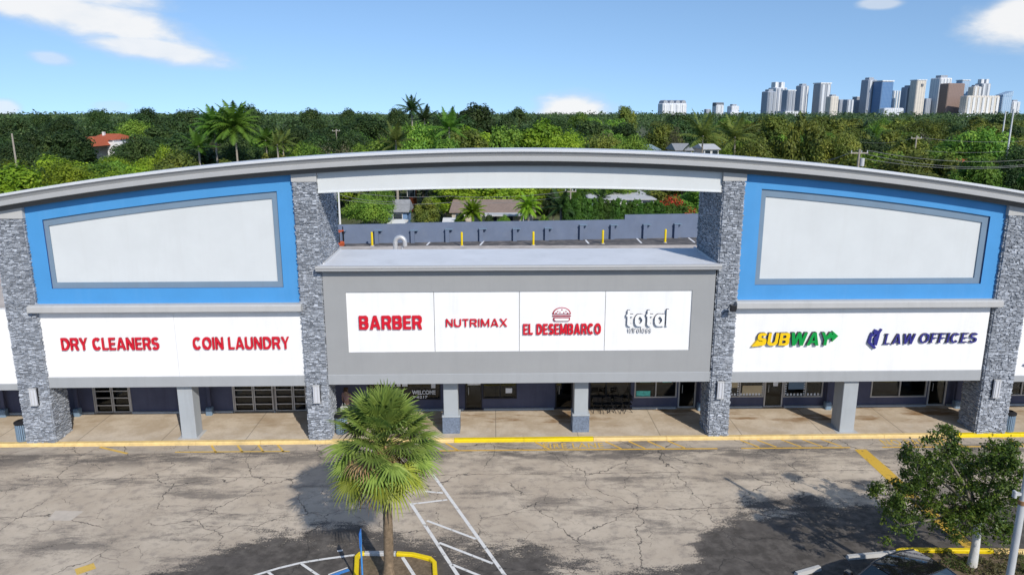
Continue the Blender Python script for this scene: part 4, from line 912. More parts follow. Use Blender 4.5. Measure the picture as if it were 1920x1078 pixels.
def limbs(mb, lumps, base, fork, r0, every=1):
    mb.sm = True; mb.tube([base, Vector(base).lerp(Vector(fork),0.5)+Vector((0.05,0.03,0)), fork],[r0,r0*0.8,r0*0.66],9)
    for l in lumps[::every]:
        e = Vector(l[:3]); f = Vector(fork); m_ = f.lerp(e,0.5)+Vector((0,0,0.12*(e-f).length)); mb.tube([f,m_,e],[r0*0.5,r0*0.3,r0*0.1],6)
PROTO = {}
def proto(kind, seed, h=10.0, r=5.0, nl=12000, size=0.37, n=17):
    lp = crown_lumps(seed, h, r, n); V = leaves(lp, nl, size, seed); me = quads_mesh('crown', V, LM[kind])
    mb = MB(); limbs(mb, lp, (0,0,-0.2), (0,0,h*0.38), 0.26, 2); o = mb.build('trunk', M['bark']); tm = o.data; bpy.data.objects.remove(o)
    return me, tm
for kind, sd in (('bright',11),('mid',21),('dark',31),('olive',41)):
    PROTO[kind] = [proto(kind, sd+i, n=(17,10,26,14)[i], size=(0.37,0.48,0.30,0.42)[i], nl=(12000,8000,16000,9000)[i], r=(5.0,5.2,4.8,4.2)[i]) for i in range(4)]
PROTO['dry'] = [proto('dry', 61, nl=3200)]
rt = random.Random(17)
def tree(name, label, x, y, h, w, kind, group=None, cat='tree', variant=None):
    me, tm = PROTO[kind][variant if variant is not None else rt.randrange(len(PROTO[kind]))]
    t = thing(name, label, cat, (x,y,-0.06), rt.uniform(0,6.28), group); t.scale = (w/10.0, w/10.0, h/10.3)
    c = bpy.data.objects.new('crown', me); COL.objects.link(c); c.parent = t
    k = bpy.data.objects.new('trunk', tm); COL.objects.link(k); k.parent = t
    return t
PLACED = []
def ptree(px, ptop, Y, wpx, kind, label, group=None, name='broadleaf_tree'):
    p = at(px, ptop, Y); w = wpx*(Y+34)/FPX; PLACED.append((p.x,Y,w*0.42)); return tree(name, label, p.x, Y, max(2.0,p.z), w, kind, group)
# canopies one can tell apart
UN = [
 (20,290,54,190,'bright','bright green spreading tree at the far left edge, above the arch end'),
 (118,284,60,170,'bright','bright green tree crown left of the red roofed villa, over the arch'),
 (205,300,52,150,'bright','bright green crown below the red roofed villa'),
 (306,262,92,80,'bright','rounded yellow green tree right of the red roofed villa'),
 (255,292,60,120,'bright','yellow green tree below and right of the red roofed villa'),
 (345,300,56,120,'olive','olive tree with brownish tips over the left blue panel'),
 (462,287,62,130,'mid','mid green tree below the royal palms, above the left blue panel'),
 (545,281,68,110,'bright','yellow green bush topped tree left of the middle opening'),
 (620,268,74,105,'bright','low bright rounded tree over the arch, left of the palm topped clump'),
 (512,262,95,70,'olive','pale olive tree with bare limbs right of the royal palms'),
 (722,240,84,110,'mid','mid green tree at the left of the palm topped clump'),
 (790,213,96,120,'mid','tall mid green tree beneath the tallest palm head'),
 (832,240,80,95,'mid','mid green tree at the right of the palm topped clump'),
 (890,228,98,120,'olive','olive green tree left of the pale cloud'),
 (952,215,102,110,'mid','mid green tree below the dark spiky treetop'),
 (1015,208,100,150,'bright','wide bright green tree in front of the pale cloud'),
 (1063,228,92,110,'bright','bright green tree at the right end of the wide bright crown'),
 (1135,232,112,120,'olive','grey olive tree behind the spear shaped cypress'),
 (1190,236,106,105,'mid','mid green tree above the blue grey roof'),
 (1245,222,150,110,'olive','olive tree below the arched condominium row'),
 (1420,246,92,120,'olive','olive tree left of the tallest olive tree'),
 (1466,236,96,110,'olive','brownish olive tree leaning against the tallest olive tree'),
 (1522,188,92,100,'olive','tallest olive tree, its thin top standing before the skyline'),
 (1572,222,88,120,'olive','yellow tinged olive tree right of the tallest tree'),
 (1640,240,100,120,'dark','dark green tree behind the near utility pole'),
 (1702,246,92,110,'olive','yellowish olive tree left of the thin pole with wires'),
 (1852,220,104,130,'mid','dense rounded green tree near the two far poles'),
 (1915,258,78,110,'dark','dark tree at the right frame edge under the wires'),
 (1612,308,58,110,'olive','low olive tree around the foot of the near utility pole'),
 (1705,318,58,120,'mid','mid green low tree right of the near utility pole, over the right arch'),
 (1790,330,56,120,'olive','olive low tree over the right blue panel, left of the orange red roof'),
 (1880,338,54,120,'mid','mid green low tree right of the orange red roof, over the arch end'),
 (1530,288,64,120,'olive','low olive tree above the right end of the middle opening'),
 (1440,280,70,110,'mid','low mid green tree above the right inner pier'),
 (1360,268,80,90,'bright','low yellow green tree in front of the coconut palms'),
 (690,352,60.5,105,'mid','large dark leaved tree against the left inner pier, behind the back wall'),
 (798,362,61.5,68,'olive','yellow tipped bushy tree beside the small blue house, behind the back wall'),
 (716,335,66,60,'mid','green tree top crossed by wires at the left of the opening'),
 (1038,352,70,60,'dark','dark tree left of the columnar hedge, behind the back wall'),
]
for u in UN: ptree(*u)
ptree(1135,232,118,90,'dry','bare greyish tree between the bright crown and the blue grey roof'); ptree(1268,222,140,40,'dry','small pale bare tree below the arched condominium row'); ptree(855,352,80,50,'dry','pale limbed bare tree behind the brown roofed bungalow')
# ---- palms (feather leaved)
def feather_frond(V, base, az, el, L, droop, nl=32, wl=0.6, rnd=random):
    p = Vector(base); d = Vector((math.cos(az)*math.cos(el), math.sin(az)*math.cos(el), math.sin(el))); pts = []
    step = L/nl
    for i in range(nl+1):
        pts.append(p.copy()); p = p+d*step; d = (d+Vector((0,0,-droop*step*(0.5+i/nl)))).normalized()
    for i in range(2, nl):
        t = i/nl; d = (pts[i+1]-pts[i-1]).normalized(); s = d.cross(Vector((0,0,1))).normalized(); u = s.cross(d)
        ln = L*0.30*math.sin(math.pi*min(1,0.12+t*0.9))**0.7*(1.0-0.35*t)
        for sg in (-1,1):
            q = (s*sg*0.85+d*0.5+u*rnd.uniform(-0.15,0.25)+Vector((0,0,-0.35))).normalized(); e = pts[i]+q*ln+Vector((0,0,-ln*0.15)); w = d*step*wl
            V.append([pts[i]-w, pts[i]+w, (pts[i]+e)/2+w*0.9, e])
    for i in range(nl): V.append([pts[i]+Vector((0,0,0.02)),pts[i]-Vector((0,0,0.03)),pts[i+1]-Vector((0,0,0.02)),pts[i+1]+Vector((0,0,0.02))])
PM = {'palm_g': leafmat('palm_green', [(0.04,0.10,0.012),(0.08,0.17,0.02),(0.13,0.22,0.03)], 0.25), 'palm_o': leafmat('palm_olive', [(0.06,0.10,0.02),(0.13,0.17,0.035),(0.20,0.22,0.05)], 0.25), 'palm_d': leafmat('palm_dark', [(0.02,0.045,0.015),(0.04,0.075,0.02),(0.06,0.10,0.03)], 0.2), 'palm_l': leafmat('palm_lime', [(0.12,0.22,0.015),(0.20,0.33,0.02),(0.26,0.36,0.03)], 0.3)}
def palm(px, ptop, pctr, Y, L, m, label, n=15, droop=0.22, lean=0.0, group=None, up=0.25):
    c = at(px, pctr, Y); r = thing('palm_tree', label, 'palm tree', (c.x,Y,-0.06), 0, group); rd = random.Random(int(px)); V = []
    h = c.z+0.06
    for i in range(n):
        az = i*2.4+rd.random()*0.4; el = math.radians(78-105*(i/n)**1.1)+up*0; feather_frond(V, (lean,0,h), az, el, L*rd.uniform(0.85,1.05), droop/ max(1,L*0.35), rnd=rd)
    me = quads_mesh('crown', np.array([[list(q) for q in f] for f in V]), PM[m]); o = bpy.data.objects.new('crown', me); COL.objects.link(o); o.parent = r
    mb = MB(); mb.tube([(0,0,-0.1),(lean*0.3,0,h*0.5),(lean,0,h+0.1)],[0.24,0.17,0.13],9); mb.build('trunk', M['wood'], r); return r
# the rest of the wood, tree by tree
def free(x, y, r):
    return all((x-a)**2+(y-b)**2 > (r+c)**2*0.62 for a, b, c in PLACED)
def blocked(x, y, h):
    # keep roofs in view: no crown stands between the camera and a house
    for (hx, hy, hw, ze) in HO:
        if y < hy+hw*0.9 and abs(x*(hy+32.5)/(y+32.5)-hx) < hw+3.2*(hy+32.5)/(y+32.5):
            if y > hy-3 or h > 15-(15-ze)*(y+32.5)/(hy+32.5): return True
    return False
HO = [(h.location.x, h.location.y, W, e) for h, W, e in HSPEC if not h.name.startswith('red_roof')]
for o in []:
    if o.get('category') == 'house' and not o.name.startswith('red_roof'): HO.append((o.location.x, o.location.y, o.get('_w', 5.0), o.get('_e', 2.5)))
GL = {'dark':'dark green round tree in the wood %s','mid':'mid green round tree in the wood %s','olive':'olive green round tree in the wood %s','bright':'yellow green round tree in the wood %s'}
count = 0
for y0, y1, n, hs, ws in ((68,100,56,(8.5,11.5),(9,12.5)),(100,160,78,(9.5,13.2),(10,15)),(160,300,78,(11,16.5),(12,22))):
    tries = 0; k = 0
    while k < n and tries < n*30:
        tries += 1; y = rt.uniform(y0, y1); x = rt.uniform(-0.74,0.76)*(y+33); w = rt.uniform(*ws); h = rt.uniform(*hs)
        if -42 < x < 40 and y < 84 and h > 6.5: h = rt.uniform(5,8)
        if not free(x, y, w*0.42) or blocked(x, y, h): continue
        sx = x/(y+33)
        if sx < -0.12: kind = rt.choice(['dark','dark','dark','dark','dark','mid'] if y > 100 else ['mid','bright','olive','dark'])
        elif sx < 0.2: kind = rt.choice(['dark','dark','mid'] if y > 150 else ['mid','mid','bright','olive'])
        else: kind = rt.choice(['olive','mid','dark','olive'] if y > 110 else ['olive','olive','mid','mid'])
        zone = 'far behind the left blue panel' if sx < -0.2 else ('far behind the middle opening' if sx < 0.25 else 'far behind the right blue panel')
        if y < 100: zone = zone.replace('far ', 'close ')
        lab = GL[kind] % zone
        tree('broadleaf_tree', lab, x, y, h, w, kind, 'trees: '+lab); PLACED.append((x,y,w*0.42)); k += 1; count += 1
# emergent trees that break the skyline of the wood
for i in range(30):
    y = rt.uniform(190,345); sx = (i+rt.random())/30*1.42-0.70; x = sx*(y+33); h = rt.uniform(15.5,19.5) if i % 3 else rt.uniform(18,21); kind = 'dark' if sx < 0.1 else rt.choice(['dark','mid','olive'])
    if 0.30 < sx < 0.66: h = min(h, 15.2)
    zone = 'left of the royal palms' if sx < -0.42 else ('between the royal palms and the pale cloud' if sx < 0.05 else 'right of the pale cloud')
    lab = 'taller %s tree rising to the horizon %s' % ({'dark':'dark green','mid':'mid green','olive':'olive green'}[kind], zone)
    tree('broadleaf_tree', lab, x, y, h, rt.uniform(13,20), kind, 'emergent: '+lab)
# palms scattered through the wood
k = 0
while k < 10:
    y = rt.uniform(85,210); sx = rt.uniform(-0.62,0.6); x = sx*(y+33); h = rt.uniform(8.5,11.2)
    if blocked(x, y, h): continue
    px_ = 960+ (sx-0.0236)*FPX; zone = 'behind the left blue panel' if sx < -0.2 else ('behind the middle opening' if sx < 0.25 else 'behind the right blue panel')
    rd = random.Random(500+k); V = []; r = thing('palm_tree', 'feathery palm among the trees '+zone, 'palm tree', (x,y,-0.06), 0, 'wood palms '+zone)
    for i in range(20): feather_frond(V, (0,0,h), i*2.4+rd.random()*0.4, R(75-105*(i/20)), rd.uniform(2.6,3.8), 0.3, nl=20, wl=0.6, rnd=rd)
    o = bpy.data.objects.new('crown', quads_mesh('crown', np.array([[list(q) for q in f] for f in V]), PM[('palm_g','palm_o','palm_d')[k % 3]])); COL.objects.link(o); o.parent = r
    mb = MB(); mb.tube([(0,0,-0.1),(0.1,0,h*0.5),(0,0,h+0.1)],[0.2,0.15,0.12],8); mb.build('trunk', M['wood'], r); k += 1
for i in range(9):
    y = rt.uniform(80,170); x = rt.uniform(-0.6,0.6)*(y+33)
    if blocked(x, y, 11): continue
    tree('broadleaf_tree', 'thin greyish half bare tree among the green crowns', x, y, rt.uniform(9.5,12), rt.uniform(6,9), 'dry', 'half bare trees in the wood')
# far woods: canopy beyond the trees one can tell apart
rg = np.random.default_rng(5); VV = []
for band, (ya, yb, n, s, q, hh) in enumerate(((190,330,240,0.75,90,(8,13)),(320,560,900,1.1,46,(10,16)),(560,1100,1000,2.0,34,(9,17)),(1100,3200,1100,4.0,26,(9,19)))):
    yy = ya+(yb-ya)*rg.random(n)**0.8; xx = (rg.random(n)*1.6-0.8)*(yy+33); rr = rg.uniform(4.5,8,n)*(0.9,1,1.6,3.0)[band]; zz = rg.uniform(*hh, n)
    lump = [(x,y,z-r*0.55 if band < 3 else z-r*0.5,r) for x,y,z,r in zip(xx,yy,zz,rr)]
    VV.append(leaves(lump, n*q, s*1.25, 90+band, shell=0.25, flat=0.6 if band < 3 else 0.45))
fw = bpy.data.objects.new('far_woods', quads_mesh('far_woods', np.concatenate(VV), leafmat('far_foliage', [(0.018,0.044,0.018),(0.046,0.086,0.028),(0.075,0.121,0.037),(0.115,0.149,0.046)], 0.15, hue=0))); COL.objects.link(fw); tag(fw, 'far wooded land reaching the horizon', 'woods', kind='stuff')
# undergrowth filling the gaps between the near trees
rg = np.random.default_rng(8); n = 620; yy = rg.uniform(60.5,190,n); xx = (rg.random(n)*1.56-0.78)*(yy+34)
keep = [i for i in range(n) if not blocked(xx[i], yy[i], 3)]; lump = [(xx[i],yy[i],rg.uniform(0.3,1.8),rg.uniform(1.6,3.4)) for i in keep]
us = bpy.data.objects.new('undergrowth', quads_mesh('undergrowth', leaves(lump, len(keep)*85, 0.6, 4, flat=0.8), leafmat('undergrowth_foliage', [(0.024,0.048,0.014),(0.060,0.102,0.024),(0.102,0.150,0.034)], 0.2, hue=0))); COL.objects.link(us); tag(us, 'tangled green undergrowth between the trees', 'undergrowth', kind='stuff')

palm(402,216,240,96,4.6,'palm_g','tall ragged royal palm, left one of the pair above the left blue panel',n=36,droop=0.5)
palm(440,208,238,92,5.0,'palm_g','tall full crowned royal palm, right one of the pair above the left blue panel',n=38,droop=0.5)
palm(372,285,275,84,3.2,'palm_g','short green palm left of the tall royal palms',n=12); palm(520,285,272,90,2.6,'palm_o','small palm with brown skirts right of the tall royal palms',n=12)
palm(772,190,206,112,3.4,'palm_d','palm head standing above the trees against the sky, left of the pale cloud',n=20,droop=0.34); palm(796,208,224,106,3.2,'palm_d','dark palm just right of the tallest palm head',n=13); palm(842,235,240,92,4.0,'palm_g','green palm at the right side of the palm topped clump',n=14)
ptree(948,189,128,62,'dark','dark shaggy treetop rising against the sky left of the pale cloud'); palm(742,250,265,80,3.4,'palm_o','olive palm low in the palm topped clump',n=13)
palm(1318,235,256,98,5.2,'palm_o','yellowish coconut palm nearer the grey gabled roof',n=15,droop=0.3); palm(1382,236,258,98,5.2,'palm_o','yellowish coconut palm left of the brownish olive tree',n=14,droop=0.3,lean=-0.4)
palm(1052,385,388,60.5,3.0,'palm_d','dark drooping palm just left of the columnar hedge',n=14,droop=0.4); palm(1078,360,378,62,3.0,'palm_g','green palm rising over the left end of the columnar hedge',n=13)
palm(990,383,388,59.8,2.3,'palm_l','lime green bushy palm behind the back wall, right of the bungalow patio',n=34,droop=0.8); palm(886,398,398,59.6,2.1,'palm_l','yellow variegated palm bush in front of the bungalow patio',n=40,droop=0.6)
palm(940,350,366,74,2.6,'palm_g','green palm under the arch behind the brown roof',n=12); palm(1128,365,372,72,2.2,'palm_d','dark palm peeping over the columnar hedge',n=12)
for px, pt, Y, w, k, lab in ((862,392,60.2,26,'mid','round green bush left of the yellow palm bush behind the back wall'),(918,398,60.4,28,'dark','dark round bush right of the yellow palm bush'),(945,396,60.8,30,'mid','round green bush left of the lime green palm'),(1020,396,60.5,28,'mid','green bush between the lime palm and the drooping palm')):
    ptree(px, pt, Y, w, k, lab, name='bush')
# cypress and pine silhouettes
def cone_tree(px, ptop, pbot, Y, w, label, kind='dark'):
    a = at(px, ptop, Y); r = thing('cypress_tree', label, 'tree', (a.x,Y,-0.06)); h = a.z
    lp = [(0,0,h*(0.18+0.78*i/9), w*(0.5-0.42*i/9)) for i in range(10)]; o = bpy.data.objects.new('crown', quads_mesh('crown', leaves(lp, 1800, 0.3, int(px), flat=1.3), LM[kind])); COL.objects.link(o); o.parent = r
    mb = MB(); mb.tube([(0,0,-0.1),(0,0,h*0.8)],[0.2,0.04],7); mb.build('trunk', M['bark'], r)
cone_tree(1103,240,268,84,1.5,'dark spear shaped cypress in front of the grey olive tree'); cone_tree(253,202,222,330,6,'small dark conifer poking above the horizon at left')
# columnar hedge shrubs behind the wall
hedge = None
hs = [1064+i*10.5 for i in range(22)]
me_v = []
for i, px in enumerate(hs):
    Y = 59.6+0.06*i; ptop = (366+3*math.sin(i*1.9)+(i*0.6 if i < 18 else 16)) if i < 21 else 385; a = at(px, ptop, Y)
    if hedge is None:
        hedge = []
        for v in range(3):
            lp = [(0.16*math.sin(k*2+v),0.16*math.cos(k*3+v),0.35+k*0.5,0.82-0.058*k) for k in range(10)]; hedge.append(quads_mesh('crown', leaves(lp, 8000, 0.32, 70+v, shell=0.35, flat=1.2, hang=0.9, aspect=0.35), leafmat('hedge_foliage%d' % v, [(0.03,0.08,0.012),(0.07,0.155,0.02),(0.12,0.21,0.03)], 0.25, hue=0.015)))
    side = 'near its tall left end' if i < 6 else ('before the pale flat roof' if i < 16 else 'near its lower right end')
    lab = 'upright shrub of the green hedge behind the back wall, '+side
    t = thing('hedge_shrub', lab, 'shrub', (a.x,Y,-0.06), rt.uniform(0,6), 'hedge: '+lab); t.scale = (1,1,a.z/5.35)
    c = bpy.data.objects.new('crown', hedge[i % 3]); COL.objects.link(c); c.parent = t
# red bougainvillea
def shrub(px, ptop, Y, w, mats, label, seed):
    a = at(px, ptop, Y); r = thing('flowering_shrub', label, 'shrub', (a.x,Y,-0.06)); h = a.z
    lp = crown_lumps(seed, h, w/2, 9)
    for i, (m, n) in enumerate(mats): o = bpy.data.objects.new(('leaves','blossom')[i], quads_mesh('crown', leaves(lp, n, 0.24, seed+i), m)); COL.objects.link(o); o.parent = r
    mb = MB(); limbs(mb, lp, (0,0,-0.1), (0,0,h*0.3), 0.1, 2); mb.build('stem', M['bark'], r)
RB = leafmat('red_blossom', [(0.38,0.02,0.02),(0.55,0.05,0.03),(0.45,0.03,0.08)], 0.2, hue=0.01)
shrub(1258,366,68,6.0,[(LM['olive'],1800),(RB,2600)],'tall red flowering shrub behind the right end of the hedge',5); shrub(1298,378,61,3.2,[(LM['mid'],1300),(RB,800)],'lower shrub with red tinged leaves against the right inner pier',9)

# ------------------------------------------------------------------ utility poles and wires
def upole(px, ptop, Y, label, arm=1.1, tr=False, rad=0.15):
    p = at(px, ptop, Y); r = thing('utility_pole', label, 'utility pole', (p.x,Y,-0.06)); h = p.z
    mb = MB(); mb.tube([(0,0,0),(0,0,h)],[rad*1.2,rad*0.8],8); mb.build('pole', M['wood'], r)
    if arm:
        mb = MB(); mb.box(-arm,arm,-0.06,0.06,h-0.5,h-0.36); o = mb.build('crossarm', M['wood'], r)
        for x in (-arm*0.9,0.25,arm*0.9): mb = MB(); mb.tube([(x,0,h-0.36),(x,0,h-0.14)],0.05,6); mb.build('insulator', M['lip_metal'], o)
    if tr: mb = MB(); mb.tube([(0.38,-0.1,h-1.9),(0.38,-0.1,h-1.0)],0.25,10); mb.build('transformer', M['steel'], r)
    return Vector((p.x,Y,h))
A = upole(1612,279,52,'near wooden utility pole with crossarm and wires, over the right blue panel',1.0,True)
B = upole(1719,254,92,'thin utility pole among the trees right of the near pole',0.9); C = upole(1901,204,96,'tall leaning pale pole near the right frame edge',0); D = upole(1886,208,110,'thin pale pole just left of the tall pole at the right edge',0)
E_ = upole(22,250,80,'pale street pole at the far left edge of the trees',0); F_ = upole(634,352,57.4,'white painted pole beside the left inner pier, behind the back wall',0,rad=0.13); G_ = upole(1070,352,60,'pale wooden pole at the left end of the columnar hedge',0.7,rad=0.11); H_ = upole(630,242,150,'distant thin pole above the dark trees left of the palm topped clump',0.9)
for i, o in enumerate([q for q in COL.objects if q.name.startswith('utility_pole')]):
    if i in (2,3,5):
        for ch in o.children: ch.data.materials[0] = M['house_white'] if i == 5 else M['lip_metal']
def wire(pts, label, sag=0.8, r=0.022):
    mb = MB(); P = []
    for a, b in zip(pts[:-1], pts[1:]):
        for i in range(12): t = i/12; P.append(Vector(a).lerp(Vector(b), t)-Vector((0,0,sag*4*t*(1-t))))
    P.append(Vector(pts[-1])); mb.tube(P, r, 4); o = mb.build('power_line', M['wire']); tag(o, label, 'wire')
aL = at(1470,310,66); wire([aL, A-Vector((0.9,0,0.25))],'overhead wire running left from the near wooden pole, lower strand'); wire([at(1440,306,70), A-Vector((0.0,0,0.15))],'overhead wire running left from the near wooden pole, upper strand')
wire([A+Vector((0.9,0,-0.2)), at(1990,292,60)],'overhead wire running right from the near wooden pole, topmost strand',1.0); wire([A+Vector((0.25,0,-0.5)), at(1990,300,58)],'overhead wire running right from the near wooden pole, middle strand',1.2); wire([A+Vector((0,0,-1.0)), at(1990,304,56)],'overhead wire running right from the near wooden pole, lowest strand',1.0)
wire([at(1590,262,100), B-Vector((0,0,0.3)), at(1990,258,96)],'overhead wire through the thin pole among the right trees, upper strand'); wire([at(1590,282,95), B-Vector((0,0,2.4)), at(1990,272,90)],'overhead wire through the thin pole among the right trees, lower strand')
wire([F_-Vector((0,0,0.3)), at(840,368,59), G_-Vector((0,0,0.4))],'overhead wire across the middle opening from the white pole, upper strand',0.4); wire([F_-Vector((0,0,1.4)), at(840,380,59), G_-Vector((0,0,1.0))],'overhead wire across the middle opening from the white pole, lower strand',0.4)
wire([F_-Vector((0,0,0.8)), at(740,378,59)],'short wire drooping across the big dark leaved tree beside the white pole',0.3)

# ------------------------------------------------------------------ skyline
TM = {'blue_grey': tower_mat('tower_blue_grey',(0.36,0.39,0.44),(0.13,0.17,0.235),9,4.2), 'pale': tower_mat('tower_pale',(0.66,0.67,0.68),(0.36,0.41,0.48),10,5.0), 'cream': tower_mat('tower_cream',(0.66,0.60,0.51),(0.38,0.36,0.34),12,5.5,0.55), 'blue': tower_mat('tower_blue_glass',(0.16,0.27,0.44),(0.055,0.15,0.33),7,6,0.7,0.75), 'brown': tower_mat('tower_brown',(0.25,0.175,0.145),(0.17,0.115,0.10),8,4.5,0.5,0.45), 'grey': tower_mat('tower_grey',(0.34,0.36,0.39),(0.19,0.22,0.27),8,4.0), 'glass': tower_mat('tower_pale_glass',(0.42,0.53,0.64),(0.23,0.36,0.51),9,5,0.75,0.7), 'white': tower_mat('tower_white',(0.72,0.72,0.71),(0.44,0.47,0.51),16,5,0.4), 'dark': tower_mat('tower_dark',(0.15,0.16,0.18),(0.08,0.09,0.11),8,5)}
def tower(label, l, r, t, m, D=3500, rz=15, crown=None, podium=None, split=None, depth=1.0):
    rz = 21+abs(rz)*0.45
    Yd = D; a = at(l, 213, Yd); b = at(r, 213, Yd); zt = at((l+r)/2, t, Yd).z; W = b.x-a.x; rzr = R(rz)
    # the plan turned by rz must still span W
    w = W/(abs(math.cos(rzr))+depth*abs(math.sin(rzr))); d = w*depth; T = thing('tower_block', label, 'tower', ((a.x+b.x)/2, Yd, 0), rzr-math.atan2((a.x+b.x)/2, Yd)*0.6)
    hw, hd = w/2, d/2; mb = MB(); mb.bbox(-hw,hw,-hd,hd,-1,zt,min(3,hw*0.15)); mb.build('tower_body', TM[m], T)
    if crown == 'box': mb = MB(); mb.bbox(-hw*0.55,hw*0.55,-hd*0.55,hd*0.55,zt,zt+W*0.14,1); mb.build('plant_room', TM['grey'], T)
    if crown == 'twin':
        for s in (-1,1): mb = MB(); mb.bbox(s*hw*0.55-hw*0.3,s*hw*0.55+hw*0.3,-hd*0.5,hd*0.5,zt,zt+W*0.3,1); mb.build('roof_turret', TM['white'], T)
    if crown == 'slab': mb = MB(); mb.box(-hw*1.04,hw*1.04,-hd*1.04,hd*1.04,zt,zt+W*0.07); mb.build('roof_slab', TM['white'], T)
    if crown == 'arches':
        for i in range(4):
            x = -hw+hw*0.25+i*hw*0.5; mb = MB(); mb.prism([(x-hw*0.19,zt)]+[(x+hw*0.19*math.cos(q), zt+hw*0.22*math.sin(q)) for q in (0,0.6,1.2,1.57,1.95,2.5,3.14)], -hd*0.9, hd*0.9); mb.build('arched_top', TM['grey'], T)
    if crown == 'slant': mb = MB(); mb.prism([(-hw,zt),(hw,zt),(hw,zt+W*0.35),(-hw,zt+W*0.1)],-hd,hd); mb.build('slanted_top', TM['glass'], T)
    if split:
        n, mm = split
        for i in range(n):
            x = -hw+2*hw*(i+0.5)/n; mb = MB(); mb.box(x-hw*0.45/n,x+hw*0.45/n,-hd-2.5,-hd+0.5,0,zt-W*0.05); mb.build('balcony_stack', TM[mm], T)
    if podium: mb = MB(); mb.box(-hw*1.6,hw*1.6,-hd*1.5,hd*1.2,-1,podium); mb.build('podium', TM['pale'], T)
    return T
tower('pale condominium row with four arched tops, apart at the left of the skyline',1233,1287,194,'pale',3000,6,'arches',None,(4,'white'),0.4)
tower('small grey block left of the dark topped building',1320,1332,205,'blue_grey',3300,10); tower('small white building with a dark top, between the condominium row and the main skyline',1335,1356,197,'pale',3200,8,None,None,(2,'white')); 
T = [q for q in COL.objects if q.name.startswith('tower_block')][-1]; zt = at(1345,199,3200).z; mb = MB(); mb.bbox(-19,19,-16,16,zt,zt+14,2); mb.build('dark_top', TM['dark'], T)
tower('small pale stepped building right of the dark topped one',1363,1385,199,'pale',3300,-12,'box',20)
tower('grey twin turreted tower at the left end of the main skyline',1438,1471,165,'pale',3700,20,'twin',None,(3,'blue_grey')); tower('dark grey slab in front of the twin turreted tower',1426,1452,172,'blue_grey',3400,22,'box',None,(2,'grey')); tower('blue grey slab right of the twin turreted tower',1464,1488,171,'blue_grey',3450,-15,'slab',25,(2,'grey'))
tower('slim grey tower behind the olive tree top, left one',1489,1512,161,'blue_grey',3500,18,'box',None,(2,'pale')); tower('grey tower with a white right edge and dark glass front',1522,1552,158,'grey',3450,-14,'slab',None,(2,'pale'))
tower('short cream tower right of the olive tree top',1547,1569,181,'cream',3300,10,'box'); tower('low grey block right of the short cream tower',1566,1582,187,'blue_grey',3600,12); tower('low blue grey block in the gap left of the tall slab',1580,1598,187,'blue_grey',3500,-10,None,None,(2,'pale')); tower('low grey block touching the tall grey slab',1596,1612,183,'grey',3600,14,'slab')
tower('tall grey slab tower left of the blue glass tower',1610,1637,150,'blue_grey',3500,24,'box',None,(2,'pale')); tower('deep blue glass tower with a flat top',1634,1667,154,'blue',3450,16,'slab'); tower('pale blue white tower right of the deep blue glass tower',1662,1683,170,'glass',3550,-12,None,None,(3,'white')); tower('low white parking podium below the pale blue tower',1650,1692,203,'pale',3300,4,None,None,None,0.4)
tower('cream tower with a dark square near its top',1702,1728,152,'cream',3400,-10,'slab'); T = [q for q in COL.objects if q.name.startswith('tower_block')][-1]; z = at(1715,160,3400).z; mb = MB(); mb.box(-3,8,-26.5,-22,z-7,z+5); mb.build('logo_square', TM['dark'], T)
tower('grey stepped tower joined to the left of the cream tower',1686,1708,164,'blue_grey',3450,12,'box'); tower('small blue grey block right of the cream tower',1727,1742,185,'blue_grey',3600,10)
tower('tallest white ribbed tower of the skyline',1740,1774,147,'white',3600,14,'box',None,(4,'pale')); tower('dark brown slab tower in front of the tallest white tower',1758,1800,157,'brown',3400,-22,None,None,None,0.6); tower('blue grey tower behind the brown slab',1787,1809,152,'glass',3800,12,'slab'); tower('narrow cream tower right of the brown slab',1811,1832,163,'cream',3600,-8,'box',None,(2,'white')); tower('grey tower behind the wide cream condominium',1823,1848,157,'grey',3700,14,'twin',None,(2,'pale'))
tower('wide cream condominium block in front at right',1800,1867,180,'cream',3300,6,None,14,(7,'white'),0.3); tower('blue glass building with a slanted top at right',1865,1891,181,'glass',3400,-10,'slant'); tower('small pale block at the right end of the skyline',1886,1908,191,'pale',3500,8,'box',None,(2,'white'))
# ------------------------------------------------------------------ kerbed planting islands
def kerb_loop(pts, name, m, w=0.16, h=0.15, closed=False):
    mb = MB(); n = len(pts); P = [Vector(p) for p in pts]; L_, R_ = [], []
    for i in range(n):
        a = P[(i-1) % n] if (closed or i > 0) else P[i]; b = P[(i+1) % n] if (closed or i < n-1) else P[i]
        d = (b-a).normalized(); nn = Vector((-d.y, d.x)); L_.append(P[i]+nn*w/2); R_.append(P[i]-nn*w/2)
    rows = []
    for l, r in zip(L_, R_):
        c = (r-l)*0.12; rows.append([(l.x,l.y,-0.05),(l.x,l.y,h-0.03),((l+c).x,(l+c).y,h),((r-c).x,(r-c).y,h),(r.x,r.y,h-0.03),(r.x,r.y,-0.05)])
    if closed: rows.append(rows[0])
    mb.grid(rows); mb.face(rows[0]); mb.face(rows[-1][::-1]); return struct(name, mb, m)
kerb_loop([(-4.2,-13.5),(-4.82,-9.45),(-4.74,-9.28),(-4.6,-9.24)], 'kerb', M['yellow_fresh']); kerb_loop([(-4.58,-9.24),(-3.95,-9.25),(-3.5,-9.28)], 'kerb', M['cap_grey'], 0.16); kerb_loop([(-3.46,-9.28),(-2.9,-9.36),(-2.28,-9.62),(-2.12,-9.85),(-1.7,-13.5)], 'kerb', M['yellow_fresh'])
mb = MB(); mb.face([(x,y,0.05) for x, y in ((-4.1,-13.5),(-1.8,-13.5),(-2.15,-9.8),(-2.9,-9.42),(-4.72,-9.32))]); struct('planting_bed', mb, M['mulch'])
